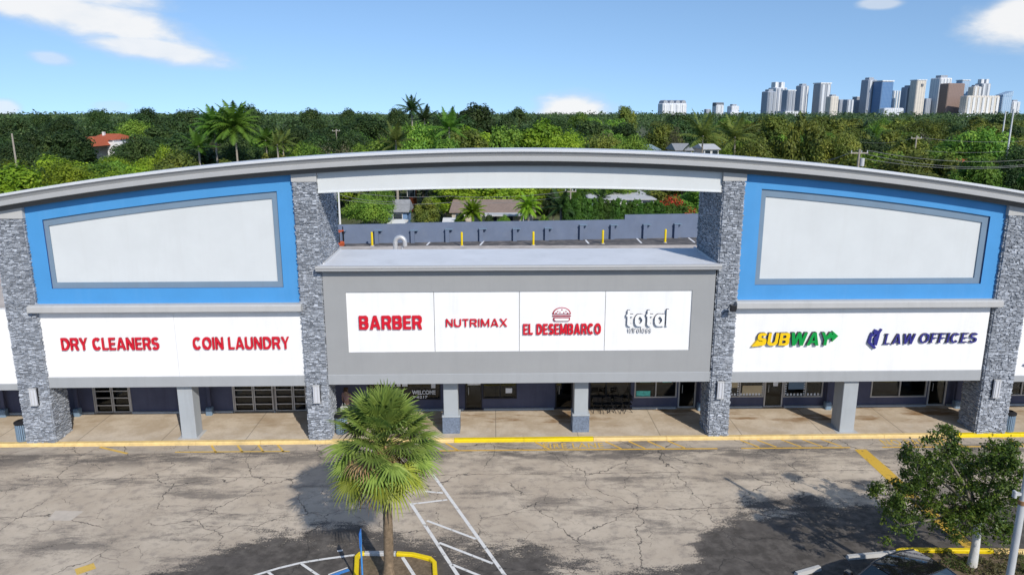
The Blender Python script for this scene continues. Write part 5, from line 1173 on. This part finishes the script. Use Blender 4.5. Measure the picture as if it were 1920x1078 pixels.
mb = MB(); mb.line((-3.25,-9.45),(-2.2,-11.6),0.12,0.058); struct('road_marking', mb, M['line_w'])
kerb_loop([(16.6,-13.5),(14.95,-11.08),(14.1,-9.85),(13.98,-9.72),(14.05,-9.55),(14.3,-9.47),(17.4,-9.6)], 'kerb', M['yellow_fresh'], 0.16)
kerb_loop([(17.4,-9.6),(19.5,-9.75),(19.8,-10.2),(19.4,-13.5)], 'kerb', M['yellow'], 0.2)
kerb_loop([(17.9,-12.6),(18.9,-11.55),(20.5,-11.3)], 'kerb', M['yellow_fresh'], 0.16)
mb = MB(); mb.face([(x,y,0.05) for x, y in ((16.5,-13.5),(19.35,-13.5),(19.7,-10.2),(19.4,-9.85),(14.3,-9.57),(14.1,-9.75))]); struct('planting_bed', mb, M['mulch'])
# rough ground cover in the right-hand island
rg = np.random.default_rng(3); n = 70; lump = []
for i in range(n):
    x = rg.uniform(14.9,19.3); y = rg.uniform(-13.2,-9.8)
    if y < -9.8-1.45*(x-14.3) + 0 and x < 16.6 and (x-14.1) < (-9.8-y)*0.68+0.35: continue
    lump.append((x,y,0.08,rg.uniform(0.12,0.38)))
gc = bpy.data.objects.new('ground_cover', quads_mesh('ground_cover', leaves(lump, 5200, 0.17, 6, aspect=0.22, flat=0.8, updir=0.1), leafmat('ground_cover_foliage', [(0.04,0.06,0.015),(0.08,0.12,0.02),(0.17,0.15,0.06),(0.13,0.11,0.06)], 0.2, hue=0))); COL.objects.link(gc); tag(gc, 'low weedy ground cover and dry leaves in the kerbed island', 'ground cover', kind='stuff')

# ------------------------------------------------------------------ fan palm in front
FP = {'green': leafmat('fan_green', [(0.095,0.15,0.03),(0.17,0.25,0.05),(0.26,0.35,0.075),(0.40,0.46,0.14)], 0.25, 0.42, hue=0.0, clump=1.2, leafy=0.55), 'lime': leafmat('fan_yellow_green', [(0.13,0.17,0.024),(0.23,0.275,0.034),(0.33,0.36,0.05),(0.41,0.41,0.085)], 0.28, 0.42, hue=0.0, clump=1.2, leafy=0.55), 'dead': leafmat('fan_dead', [(0.16,0.085,0.04),(0.26,0.15,0.075),(0.34,0.23,0.11),(0.20,0.11,0.05)], 0.1, 0.7, hue=0.0), 'stalk': mat('leaf_stalk', (0.20,0.24,0.05), 0.5, 0.1)}
def fan_leaf(V, T3, org, az, el, pet, Rb, droop, rd, nseg=26, curl=0.0):
    d = Vector((math.cos(az)*math.cos(el), math.sin(az)*math.cos(el), math.sin(el))); s = Vector((-math.sin(az), math.cos(az), 0)); n = s.cross(d)*-1
    if n.z < 0 and abs(el) < 1.5: n = -n
    org = Vector(org); pts = [org+d*pet*t+Vector((0,0,-0.12*pet*t*t)) for t in (0,0.35,0.7,1.0)]
    d2 = (pts[3]-pts[2]).normalized(); T3.append(pts); Q = pts[3]; roll = rd.uniform(-0.35,0.35); s2 = s*math.cos(roll)+n*math.sin(roll); n2 = s2.cross(d2)*-1
    if n2.dot(n) < 0: n2 = -n2
    for i in range(nseg):
        u = (i+0.5)/nseg*2-1; ph = u*R(118); e = (d2*math.cos(ph)+s2*math.sin(ph)+n2*0.10*abs(u)).normalized(); sd = (s2*math.cos(ph)-d2*math.sin(ph))
        root = Q+d2*Rb*0.22*math.cos(ph*0.7); Ls = Rb*(0.68+0.34*math.cos(ph*0.72))*rd.uniform(0.88,1.06); prev = None; dr = droop*rd.uniform(0.7,1.3)
        for t, wf in ((0.0,0.05),(0.30,0.62),(0.62,0.50),(0.86,0.24),(1.0,0.02)):
            c = root+e*Ls*t+Vector((0,0,-1))*dr*Ls*max(0,t-0.25)**2*1.5+n2*curl*t*t; w = Ls*wf*R(118)*2/nseg*0.60*(0.75 if t > 0.3 else 1.0)
            row = (c-sd*w+n2*w*0.35, c, c+sd*w+n2*w*0.35)
            if prev: V.append((prev[0],prev[1],row[1],row[0])); V.append((prev[1],prev[2],row[2],row[1]))
            prev = row
pb = Vector((-3.53,-10.75,0)); pal = thing('fan_palm', 'shaggy green fan palm with a single bare trunk, standing in the yellow kerbed island', 'palm tree', pb)
CZ = 4.72; top_off = Vector((0.02,0.0,CZ))
mb = MB(); mb.sm = True; tp = []; rads = []
for i in range(40):
    t = i/39; tp.append((0.05*math.sin(t*2.4)-0.03*t, 0.03*t, 0.02+(CZ-0.05)*t)); rads.append(0.165-0.04*t+(0.012 if i % 2 else 0)+(0.10*(1-t*8) if t < 0.12 else 0))
mb.tube(tp, rads, 14); mb.build('trunk', M['trunk'], pal)
rd = random.Random(12); NF = 68
def weld(name, V, m, parent):
    idx = {}; vs = []; fs = []
    for q in V:
        f = []
        for p in q:
            k = (round(p.x,5), round(p.y,5), round(p.z,5))
            if k not in idx: idx[k] = len(vs); vs.append(tuple(p))
            f.append(idx[k])
        if len(set(f)) == 4: fs.append(f)
    me = bpy.data.meshes.new(name); me.from_pydata(vs, [], fs); me.materials.append(m); me.update(); o = bpy.data.objects.new(name, me); COL.objects.link(o); o.parent = parent; return o
for i in range(NF):
    t = (i+0.5)/NF; az = i*2.39996+rd.uniform(-0.15,0.15); el = R(86-124*t)+rd.uniform(-0.1,0.1); V = []; T3 = []
    pet = rd.uniform(0.78,1.08)*(0.97+0.14*math.sin(math.pi*t)); Rb = rd.uniform(0.85,1.05)*(1-0.16*t); dead = (t > 0.55 and rd.random() < 0.12) or i in (30,41)
    m = 'dead' if dead else ('lime' if (t > 0.74 or (t > 0.45 and rd.random() < 0.22)) else 'green')
    fan_leaf(V, T3, top_off+Vector((0,0,0.32-0.5*t)), az, el, pet*(0.85 if dead else 1), Rb*(0.8 if dead else 1), (0.18+0.22*t)*rd.uniform(0.6,1.5)*(1.8 if dead else 1), rd)
    o = weld('frond', V, FP[m], pal); mb = MB(); mb.tube(T3[0], [0.028,0.02,0.015,0.012], 5); mb.build('leaf_stalk', FP['stalk'], o)
    if dead: o['label'] = 'withered brown fan leaf'
    elif m == 'lime': o['label'] = 'yellowish drooping fan leaf'
for j, (az, ln) in enumerate(((-1.75,0.95),(-1.0,0.8),(0.2,0.9),(2.2,0.8))):
    V = []
    for k in range(70):
        a = Vector((0.1*math.cos(az), 0.1*math.sin(az), CZ-0.1)); e = a+Vector((math.cos(az)*rd.uniform(0.15,1.25)+rd.gauss(0,0.09), math.sin(az)*rd.uniform(0.25,1.3)+rd.gauss(0,0.09), -rd.uniform(-0.25,ln))); m_ = (a+e)/2+Vector((0,0,0.25)); w = Vector((rd.uniform(-1,1), rd.uniform(-1,1), 0)).normalized()*0.02
        V.append((a-w,a+w,m_+w,m_-w)); V.append((m_-w,m_+w,e+w,e-w))
    o = weld('flower_stalk', V, FP['dead'], pal); o['label'] = 'dry brown flower stalk cluster'

# ------------------------------------------------------------------ broadleaf tree at right
tb = gz(1822, 1062, 0); rtree = thing('broadleaf_tree', 'small leafy tree with limewashed white trunk in the right yellow kerbed island', 'tree', tb)
LU = [(1668,928,.62),(1690,985,.72),(1715,940,.85),(1722,868,.72),(1765,838,.62),(1768,905,.95),(1752,962,.8),(1800,868,.8),(1815,930,.95),(1806,982,.75),(1850,890,.8),(1872,930,.8),(1878,858,.6),(1895,895,.7),(1862,976,.7),(1905,945,.7),(1890,842,.42),(1772,812,.34),(1836,1000,.5),(1880,1000,.45),(1700,905,.5),(1745,890,.6)]
rd = random.Random(4); lp = []
for i, (px, py, r) in enumerate(LU): p = at(px, py, tb.y+rd.uniform(-1.7,1.7)) - tb; lp.append((p.x,p.y,p.z,r*0.92))
TL = leafmat('street_tree_foliage', [(0.026,0.054,0.012),(0.068,0.122,0.018),(0.140,0.212,0.029),(0.271,0.316,0.054)], 0.25, 0.35, hue=0.0, clump=1.1, leafy=0.6)
# leaves sit in sprigs around twig ends
rg = np.random.default_rng(44); L = np.array(lp); w = L[:,3]**2; tw = []
for k in range(620):
    i = rg.choice(len(L), p=w/w.sum()); d = rg.normal(size=3); d[2] += 0.35; d /= np.linalg.norm(d); rr = L[i,3]*(rg.uniform(0.55,1.0) if rg.random() > 0.12 else rg.uniform(1.0,1.3)); q = L[i,:3]+d*rr*np.array([1,1,0.85]); tw.append((q[0],q[1],q[2],rg.uniform(0.13,0.26)))
o = bpy.data.objects.new('crown', quads_mesh('crown', leaves(tw, 34000, 0.105, 45, shell=0.9, updir=0.5, aspect=0.5, hang=0.35), TL)); COL.objects.link(o); o.parent = rtree
fork = Vector((0.0,0.05,1.75)); mb = MB(); mb.sm = True; mb.tube([(0,0,-0.05),(0.02,0,0.9),fork],[0.165,0.125,0.12],12); mb.build('trunk', M['white_trunk'], rtree)
mb = MB(); mb.sm = True
for l in lp:
    e = Vector(l[:3]); m_ = fork.lerp(e,0.45)+Vector((0,0,0.2)); mb.tube([fork-Vector((0,0,0.05)),m_,e],[0.075,0.045,0.012],6)
for q in tw[::3]:
    i = min(range(len(lp)), key=lambda k: (Vector(lp[k][:3])-Vector(q[:3])).length); mb.tube([lp[i][:3], q[:3]],[0.013,0.004],4,False)
mb.build('limb', M['bark'], rtree)

# ------------------------------------------------------------------ lamp post, sign post, person, car
lp_ = thing('street_lamp', 'tall pale steel post rising past the right frame edge beside the small leafy tree', 'street lamp', (14.75,-13.9,0))
mb = MB(); mb.tube([(0,0,0.3),(0,0,4.4)],[0.105,0.10],14); mb.build('lower_pole', M['steel'], lp_); mb = MB(); mb.tube([(0,0,4.4),(0,0,8.2)],[0.085,0.07],14); mb.build('upper_pole', M['steel'], lp_)
mb = MB(); mb.tube([(0,0,4.34),(0,0,4.46)],[0.115,0.115],14); mb.build('joint_band', M['rust'], lp_); mb = MB(); mb.box(-0.26,-0.09,-0.04,0.04,4.62,4.70); mb.bbox(-0.30,-0.22,-0.07,0.07,4.56,4.76,0.02); mb.build('bracket', M['steel'], lp_); mb = MB(); mb.bbox(-0.25,0.25,-0.25,0.25,0,0.3,0.04); mb.build('base', M['cap_grey'], lp_)
mb = MB(); mb.tube([(0,0,8.2),(0,0,8.3)],0.085,10); mb.build('pole_cap', M['steel'], lp_)
sp = thing('sign_post', 'thin blue sign post seen edge on in front of the fan palm', 'sign post', (-4.28,-11.35,0.03)); mb = MB(); mb.tube([(0,0,0),(0,0,2.15)],0.03,8); mb.build('post', M['line_bp'] if 'line_bp' in M else mat('blue_post_paint',(0.06,0.26,0.60),0.5), sp)
mb = MB(); mb.box(-0.012,0.012,-0.15,0.15,1.68,2.2); mb.build('sign_plate', mat('blue_sign_face',(0.03,0.16,0.52),0.5), sp)

# concrete wheel stops ahead of the parked car
def wheel_stop(a, b, label):
    a, b = gz(*a), gz(*b); d = (b-a); L_ = d.length; t = thing('wheel_stop', label, 'wheel stop', (a+b)/2, math.atan2(d.y, d.x)); h = L_/2; mb = MB()
    r0 = [(-h,-0.09,0),(-h+0.02,-0.06,0.13),(-h+0.02,0.06,0.13),(-h,0.09,0)]; r1 = [(h,-0.09,0),(h-0.02,-0.06,0.13),(h-0.02,0.06,0.13),(h,0.09,0)]; mb.grid([r0,r1],True); mb.face(r0[::-1]); mb.face(r1); mb.build('stop_block', M['cap_grey'], t)
    for s in (-1,1): mb = MB(); mb.tube([(s*h*0.6,0,0.12),(s*h*0.6,0,0.14)],0.025,8); mb.build('bolt', M['steel'], t)
wheel_stop((1588,1047),(1684,1038),'long white concrete wheel stop just ahead of the parked black car'); wheel_stop((1492,1079),(1537,1066),'white concrete wheel stop in the next bay left of the parked black car')

# car, partly in frame
car = thing('parked_car', 'glossy black car at the bottom frame edge, left of the yellow kerbed island', 'car', (0,0,0))
def paint(name, c):
    m, nt, b = newmat(name); b.inputs['Base Color'].default_value = rgb(c); b.inputs['Roughness'].default_value = 0.12; b.inputs['Coat Weight'].default_value = 1.0; b.inputs['Coat Roughness'].default_value = 0.03; b.inputs['Metallic'].default_value = 0.3; return m
CP = paint('black_car_paint', (0.012,0.012,0.014)); CG = mat('car_glass', (0.012,0.02,0.026), 0.03, 0.05, spec=0.9); TY = mat('tyre_rubber', (0.02,0.02,0.02), 0.9)
ST = [(-2.35,0.72,0.35,0.72),(-2.25,0.84,0.28,0.92),(-1.9,0.90,0.24,1.02),(-1.0,0.92,0.22,1.02),(0.0,0.92,0.22,1.0),(0.8,0.92,0.22,0.98),(1.2,0.91,0.23,0.95),(1.9,0.86,0.26,0.84),(2.25,0.74,0.3,0.72),(2.38,0.58,0.36,0.6)]
rows = []
for x, w, z0, z1 in ST: rows.append([(x,-w*0.86,z0),(x,-w,z0+0.12),(x,-w,(z0+z1)*0.5),(x,-w*0.97,z1-0.1),(x,-w*0.82,z1),(x,-w*0.3,z1+0.03),(x,w*0.3,z1+0.03),(x,w*0.82,z1),(x,w*0.97,z1-0.1),(x,w,(z0+z1)*0.5),(x,w,z0+0.12),(x,w*0.86,z0)])
mb = MB(); mb.sm = True; mb.grid(rows, True); mb.face(rows[0]); mb.face(rows[-1][::-1]); mb.build('body', CP, car)
# cabin: sill line to roof rails
sill = [(-2.05,0.80,1.0),(-1.2,0.86,1.01),(0.0,0.86,1.0),(0.95,0.84,0.96),(1.25,0.74,0.93)]; roof = [(-1.55,0.56,1.42),(-1.0,0.62,1.50),(-0.3,0.63,1.53),(0.25,0.62,1.50),(0.42,0.60,1.46)]
mb = MB(); mb.sm = True
rr = [[(x, w*u, z+0.035*(1-u*u)) for u in (-1,-0.6,0,0.6,1)] for x, w, z in roof]; mb.grid(rr); mb.build('roof', CP, car)
mb = MB(); mb.sm = True; a, b = roof[-1], sill[-1]; mb.grid([[(a[0]+0.04*(1-u*u), a[1]*u, a[2]+0.035*(1-u*u)) for u in (-1,-0.5,0,0.5,1)],[(b[0]+0.12*(1-u*u), b[1]*u, b[2]+0.04) for u in (-1,-0.5,0,0.5,1)]]); mb.build('windscreen', CG, car)
mb = MB(); mb.sm = True; a, b = roof[0], sill[0]; mb.grid([[(b[0]-0.06*(1-u*u), b[1]*u*0.9, b[2]+0.03) for u in (-1,-0.5,0,0.5,1)],[(a[0]-0.03*(1-u*u), a[1]*u, a[2]+0.035*(1-u*u)) for u in (-1,-0.5,0,0.5,1)]]); mb.build('rear_window', CG, car)
for s in (-1,1):
    for i in range(4):
        mb = MB(); q = [(sill[i][0],sill[i][1]*s,sill[i][2]),(sill[i+1][0],sill[i+1][1]*s,sill[i+1][2]),(roof[i+1][0],roof[i+1][1]*s,roof[i+1][2]),(roof[i][0],roof[i][1]*s,roof[i][2])]; mb.face(q); mb.build('side_window', CG, car)
    mb = MB()
    for i in range(4): mb.tube([(roof[i][0],roof[i][1]*s,roof[i][2]+0.005),(roof[i+1][0],roof[i+1][1]*s,roof[i+1][2]+0.005)],0.022,6)
    mb.tube([(sill[-1][0],sill[-1][1]*s,sill[-1][2]+0.02),(roof[-1][0],roof[-1][1]*s,roof[-1][2]+0.005)],0.03,6); mb.tube([(sill[0][0],sill[0][1]*s*0.95,sill[0][2]),(roof[0][0],roof[0][1]*s,roof[0][2])],0.03,6); mb.tube([(sill[2][0]-0.2,sill[2][1]*s,1.0),(roof[2][0]-0.1,roof[2][1]*s,roof[2][2])],0.028,6); mb.build('pillar_trim', M['steel'] if False else CP, car)
    mb = MB(); mb.tube([(q_[0],q_[1]*s*1.005,q_[2]+0.012) for q_ in sill],0.014,6); mb.build('chrome_strip', mat('chrome',(0.6,0.6,0.6),0.15,0.02,metal=1), car)
    mb = MB(); mb.bbox(0.78,0.98,s*1.0-0.12,s*1.0+0.12,0.98,1.14,0.04); mb.build('wing_mirror', CP, car)
    mb = MB(); mb.bbox(2.18,2.34,s*0.58-0.14,s*0.58+0.14,0.58,0.70,0.03); mb.build('headlight', M['lamp_w'], car); mb = MB(); mb.bbox(-2.34,-2.2,s*0.66-0.13,s*0.66+0.13,0.68,0.86,0.03); mb.build('tail_light', M['red_side'], car)
    for x in (-1.4,1.45):
        mb = MB(); mb.tube([(x,s*0.68,0.33),(x,s*0.93,0.33)],0.33,20); o = mb.build('wheel', TY, car); mb = MB(); mb.tube([(x,s*0.925,0.33),(x,s*0.94,0.33)],0.2,16); mb.build('rim', M['steel'], o)
car.location = (12.2,-12.7,0); car.rotation_euler = (0,0,math.atan2(-0.44,-0.9))

# person walking under the canopy, mostly behind the palm
pp = gz(658, 790, 0.15); py_ = 2.3; hd = at(649, 731, py_); person = thing('person', 'person in a dusty pink top walking under the canopy behind the fan palm', 'person', (hd.x, py_, 0.15)); person.rotation_euler.z = R(70)
def skin(name, J, Eg, m, parent, sub=2):
    me = bpy.data.meshes.new(name); me.from_pydata([j[0] for j in J], Eg, []); o = bpy.data.objects.new(name, me); COL.objects.link(o); mo = o.modifiers.new('s','SKIN'); o.modifiers.new('u','SUBSURF').levels = sub; o.modifiers['u'].render_levels = sub
    for i, j in enumerate(J): r = j[1] if isinstance(j[1], tuple) else (j[1], j[1]); me.skin_vertices[0].data[i].radius = r; me.skin_vertices[0].data[i].use_root = (i == 0)
    me.materials.append(m); o.parent = parent; return o
H = 1.68
J = [((0,0,0.92),(0.14,0.10)),((0,0,1.12),(0.13,0.09)),((0,0,1.34),(0.16,0.10)),((0,0,1.46),(0.06,0.06)),((0.01,0,1.56),(0.085,0.095)),((0.015,0,1.63),(0.075,0.085)),
 ((0.02,0.18,1.36),0.055),((-0.03,0.22,1.08),0.042),((0.08,0.22,0.86),0.032),((0.13,0.22,0.78),0.035),((0.02,-0.18,1.36),0.055),((0.06,-0.22,1.08),0.042),((0.2,-0.20,0.92),0.032),((0.26,-0.20,0.88),0.035),
 ((0.02,0.09,0.84),0.09),((0.16,0.09,0.48),0.062),((0.10,0.09,0.08),0.042),((0.22,0.09,0.035),0.035),((-0.02,-0.09,0.84),0.09),((-0.06,-0.09,0.48),0.062),((-0.28,-0.09,0.14),0.042),((-0.18,-0.09,0.04),0.035)]
Eg = [(0,1),(1,2),(2,3),(3,4),(4,5),(2,6),(6,7),(7,8),(8,9),(2,10),(10,11),(11,12),(12,13),(0,14),(14,15),(15,16),(16,17),(0,18),(18,19),(19,20),(20,21)]
skin('body', J, Eg, M['skin'], person)
for s, (bx_, bz_) in ((1,(0.13,0.78)),(-1,(0.26,0.88))):
    mb = MB()
    for k in range(5): y0 = s*0.20+(k-2)*0.016; mb.tube([(bx_,y0,bz_),(bx_+0.045,y0,bz_-0.03),(bx_+0.06,y0,bz_-0.07+0.008*abs(k-2))],[0.009,0.008,0.006],5)
    mb.build('fingers', M['skin'], person)
skin('shirt', [((0,0,0.98),(0.165,0.125)),((0,0,1.14),(0.15,0.11)),((0,0,1.36),(0.175,0.115)),((0.02,0.19,1.37),0.07),((-0.02,0.215,1.16),0.06),((0.02,-0.19,1.37),0.07),((0.05,-0.215,1.16),0.06)], [(0,1),(1,2),(2,3),(3,4),(2,5),(5,6)], M['pink'], person)
skin('trousers', [((0,0,0.95),(0.16,0.12)),((0.03,0.09,0.82),0.105),((0.16,0.09,0.48),0.078),((0.11,0.09,0.12),0.06),((-0.01,-0.09,0.82),0.105),((-0.06,-0.09,0.48),0.078),((-0.26,-0.09,0.18),0.06)], [(0,1),(1,2),(2,3),(0,4),(4,5),(5,6)], M['jean'], person)
skin('hair', [((-0.03,0,1.60),(0.095,0.10)),((-0.02,0,1.675),(0.085,0.09)),((-0.085,0,1.52),0.06)], [(0,1),(0,2)], M['hair'], person)
mb = MB()
for s in (-1,1): mb.tube([(0.088,s*0.032,1.585),(0.098,s*0.032,1.585)],0.010,6)
mb.build('eyes', M['black'], person); mb = MB(); mb.tube([(0.088,0,1.57),(0.112,0,1.545),(0.09,0,1.535)],[0.01,0.014,0.008],6); mb.build('nose', M['skin'], person); mb = MB(); mb.box(0.085,0.096,-0.025,0.025,1.512,1.522); mb.build('mouth', M['booth'], person); mb = MB()
for s in (-1,1): mb.tube([(0.0,s*0.082,1.545),(-0.008,s*0.098,1.58)],[0.012,0.018],6)
mb.build('ears', M['skin'], person)
bag = thing('shopping_bag', 'pale shopping bag carried by the person in the dusty pink top', 'bag', (hd.x-0.1, py_-0.25, 0.62)); mb = MB(); mb.bbox(-0.17,0.17,-0.07,0.07,0,0.34,0.02); mb.build('bag_body', M['white_cloth'], bag); mb = MB(); mb.tube([(-0.09,0,0.33),(-0.06,0,0.5),(0.06,0,0.5),(0.09,0,0.33)],0.008,5); mb.build('handle', M['white_cloth'], bag)

# ------------------------------------------------------------------ sky, sun, camera
SUN_AZ = math.atan2(0.45, -0.89); SUN_EL = R(36.5)
w = bpy.data.worlds.new('World'); sc.world = w; w.use_nodes = True; nt = w.node_tree; L = nt.links; nt.nodes.clear()
tc = nd(nt, 'ShaderNodeTexCoord'); sep = nd(nt, 'ShaderNodeSeparateXYZ'); L.new(tc.outputs['Generated'], sep.inputs[0])
def wm(op, a, b=None, c=None):
    n = nd(nt, 'ShaderNodeMath', operation=op)
    for i, q in enumerate((a, b, c)):
        if q is None: continue
        if isinstance(q, (int, float)): n.inputs[i].default_value = q
        else: L.new(q, n.inputs[i])
    return n.outputs[0]
zz = wm('ADD', wm('MULTIPLY', wm('MAXIMUM', sep.outputs[2], 0.0), 1.05), 0.185)
cb = nd(nt, 'ShaderNodeCombineXYZ'); L.new(sep.outputs[0], cb.inputs[0]); L.new(sep.outputs[1], cb.inputs[1]); L.new(zz, cb.inputs[2])
nm = nd(nt, 'ShaderNodeVectorMath', operation='NORMALIZE'); L.new(cb.outputs[0], nm.inputs[0])
sky = nd(nt, 'ShaderNodeTexSky', sky_type='NISHITA'); sky.sun_disc = False; sky.sun_elevation = SUN_EL; sky.sun_rotation = SUN_AZ; sky.air_density = 1.0; sky.dust_density = 0.3; sky.ozone_density = 1.6
L.new(nm.outputs[0], sky.inputs['Vector'])
hsv = nd(nt, 'ShaderNodeHueSaturation', inp={'Saturation': 1.1, 'Value': 1.14}); L.new(sky.outputs[0], hsv.inputs['Color'])
bg = nd(nt, 'ShaderNodeBackground', inp={'Strength': 0.15}); L.new(hsv.outputs[0], bg.inputs[0])
az = wm('ARCTAN2', sep.outputs[0], sep.outputs[1]); el = sep.outputs[2]
mp = nd(nt, 'ShaderNodeCombineXYZ'); L.new(az, mp.inputs[0]); L.new(wm('MULTIPLY', el, 2.2), mp.inputs[1])
cn = nd(nt, 'ShaderNodeTexNoise', inp={'Scale': 16, 'Detail': 9, 'Roughness': 0.58, 'Distortion': 0.3}); L.new(mp.outputs[0], cn.inputs['Vector'])
cn2 = nd(nt, 'ShaderNodeTexNoise', inp={'Scale': 5, 'Detail': 5, 'Roughness': 0.55}); L.new(mp.outputs[0], cn2.inputs['Vector'])
mask = None
for px, py, wx_, wy_, slope, st in ((130,24,225,44,0.20,0.93),(285,92,140,27,0.12,0.88),(40,-30,210,40,0.1,0.93),(1950,34,110,56,-0.05,0.95),(1072,208,95,44,0.0,0.95),(96,110,42,14,0.1,0.55),(1650,8,38,10,0,0.6),(4,204,30,16,0,0.7),(212,200,32,10,0,0.3)):
    d = _ray(px, py).normalized(); a0 = math.atan2(d.x, d.y); e0 = d.z
    u = wm('MULTIPLY', wm('SUBTRACT', az, a0), FPX/wx_); v = wm('MULTIPLY', wm('SUBTRACT', wm('ADD', wm('SUBTRACT', el, e0), wm('MULTIPLY', wm('SUBTRACT', az, a0), slope)), 0.0), FPX/wy_)
    q = wm('SUBTRACT', 1.0, wm('SQRT', wm('ADD', wm('MULTIPLY', u, u), wm('MULTIPLY', v, v))))
    q = wm('ADD', q, wm('MULTIPLY', wm('SUBTRACT', cn.outputs[0], 0.5), 0.75)); q = wm('ADD', q, wm('MULTIPLY', wm('SUBTRACT', cn2.outputs[0], 0.5), 0.9))
    r = nd(nt, 'ShaderNodeMapRange', inp={'From Min': -0.05, 'From Max': 0.55, 'To Max': st}); r.interpolation_type = 'SMOOTHSTEP'; L.new(q, r.inputs[0])
    mask = r.outputs[0] if mask is None else wm('MAXIMUM', mask, r.outputs[0])
cr = nd(nt, 'ShaderNodeValToRGB'); cr.color_ramp.elements[0].color = (0.62,0.72,0.84,1); cr.color_ramp.elements[1].color = (0.97,0.97,0.97,1); cr.color_ramp.elements[0].position = 0.2; cr.color_ramp.elements[1].position = 0.75; L.new(wm('ADD', wm('MULTIPLY', mask, 0.8), wm('MULTIPLY', wm('SUBTRACT', cn.outputs[0], 0.5), 0.5)), cr.inputs[0])
bg2 = nd(nt, 'ShaderNodeBackground', inp={'Strength': 0.95}); L.new(cr.outputs[0], bg2.inputs[0])
ms = nd(nt, 'ShaderNodeMixShader'); L.new(mask, ms.inputs[0]); L.new(bg.outputs[0], ms.inputs[1]); L.new(bg2.outputs[0], ms.inputs[2])
wo = nd(nt, 'ShaderNodeOutputWorld'); L.new(ms.outputs[0], wo.inputs[0])
ld = bpy.data.lights.new('sun', 'SUN'); ld.energy = 3.9; ld.angle = R(0.5); ld.color = (1.0,0.945,0.865); lo = bpy.data.objects.new('sun', ld); COL.objects.link(lo)
sd = Vector((0.45*math.cos(SUN_EL), -0.89*math.cos(SUN_EL), math.sin(SUN_EL))); lo.rotation_euler = sd.to_track_quat('Z','Y').to_euler(); lo.location = (20,-40,40)
cd = bpy.data.cameras.new('camera'); cam = bpy.data.objects.new('camera', cd); COL.objects.link(cam); cam.location = CAM; cam.rotation_euler = (R(90)-PITCH, 0, -YAW); cd.lens = 36*FPX/1920; cd.sensor_width = 36; cd.clip_end = 30000; cd.clip_start = 0.5
sc.camera = cam
sc.view_settings.view_transform = 'Standard'; sc.view_settings.look = 'None'; sc.view_settings.exposure = 0.03; sc.view_settings.gamma = 1
sc.cycles.max_bounces = 6; sc.cycles.diffuse_bounces = 3; sc.cycles.glossy_bounces = 3; sc.cycles.transparent_max_bounces = 12; sc.cycles.use_denoising = True
for m in list(M.values()): pass
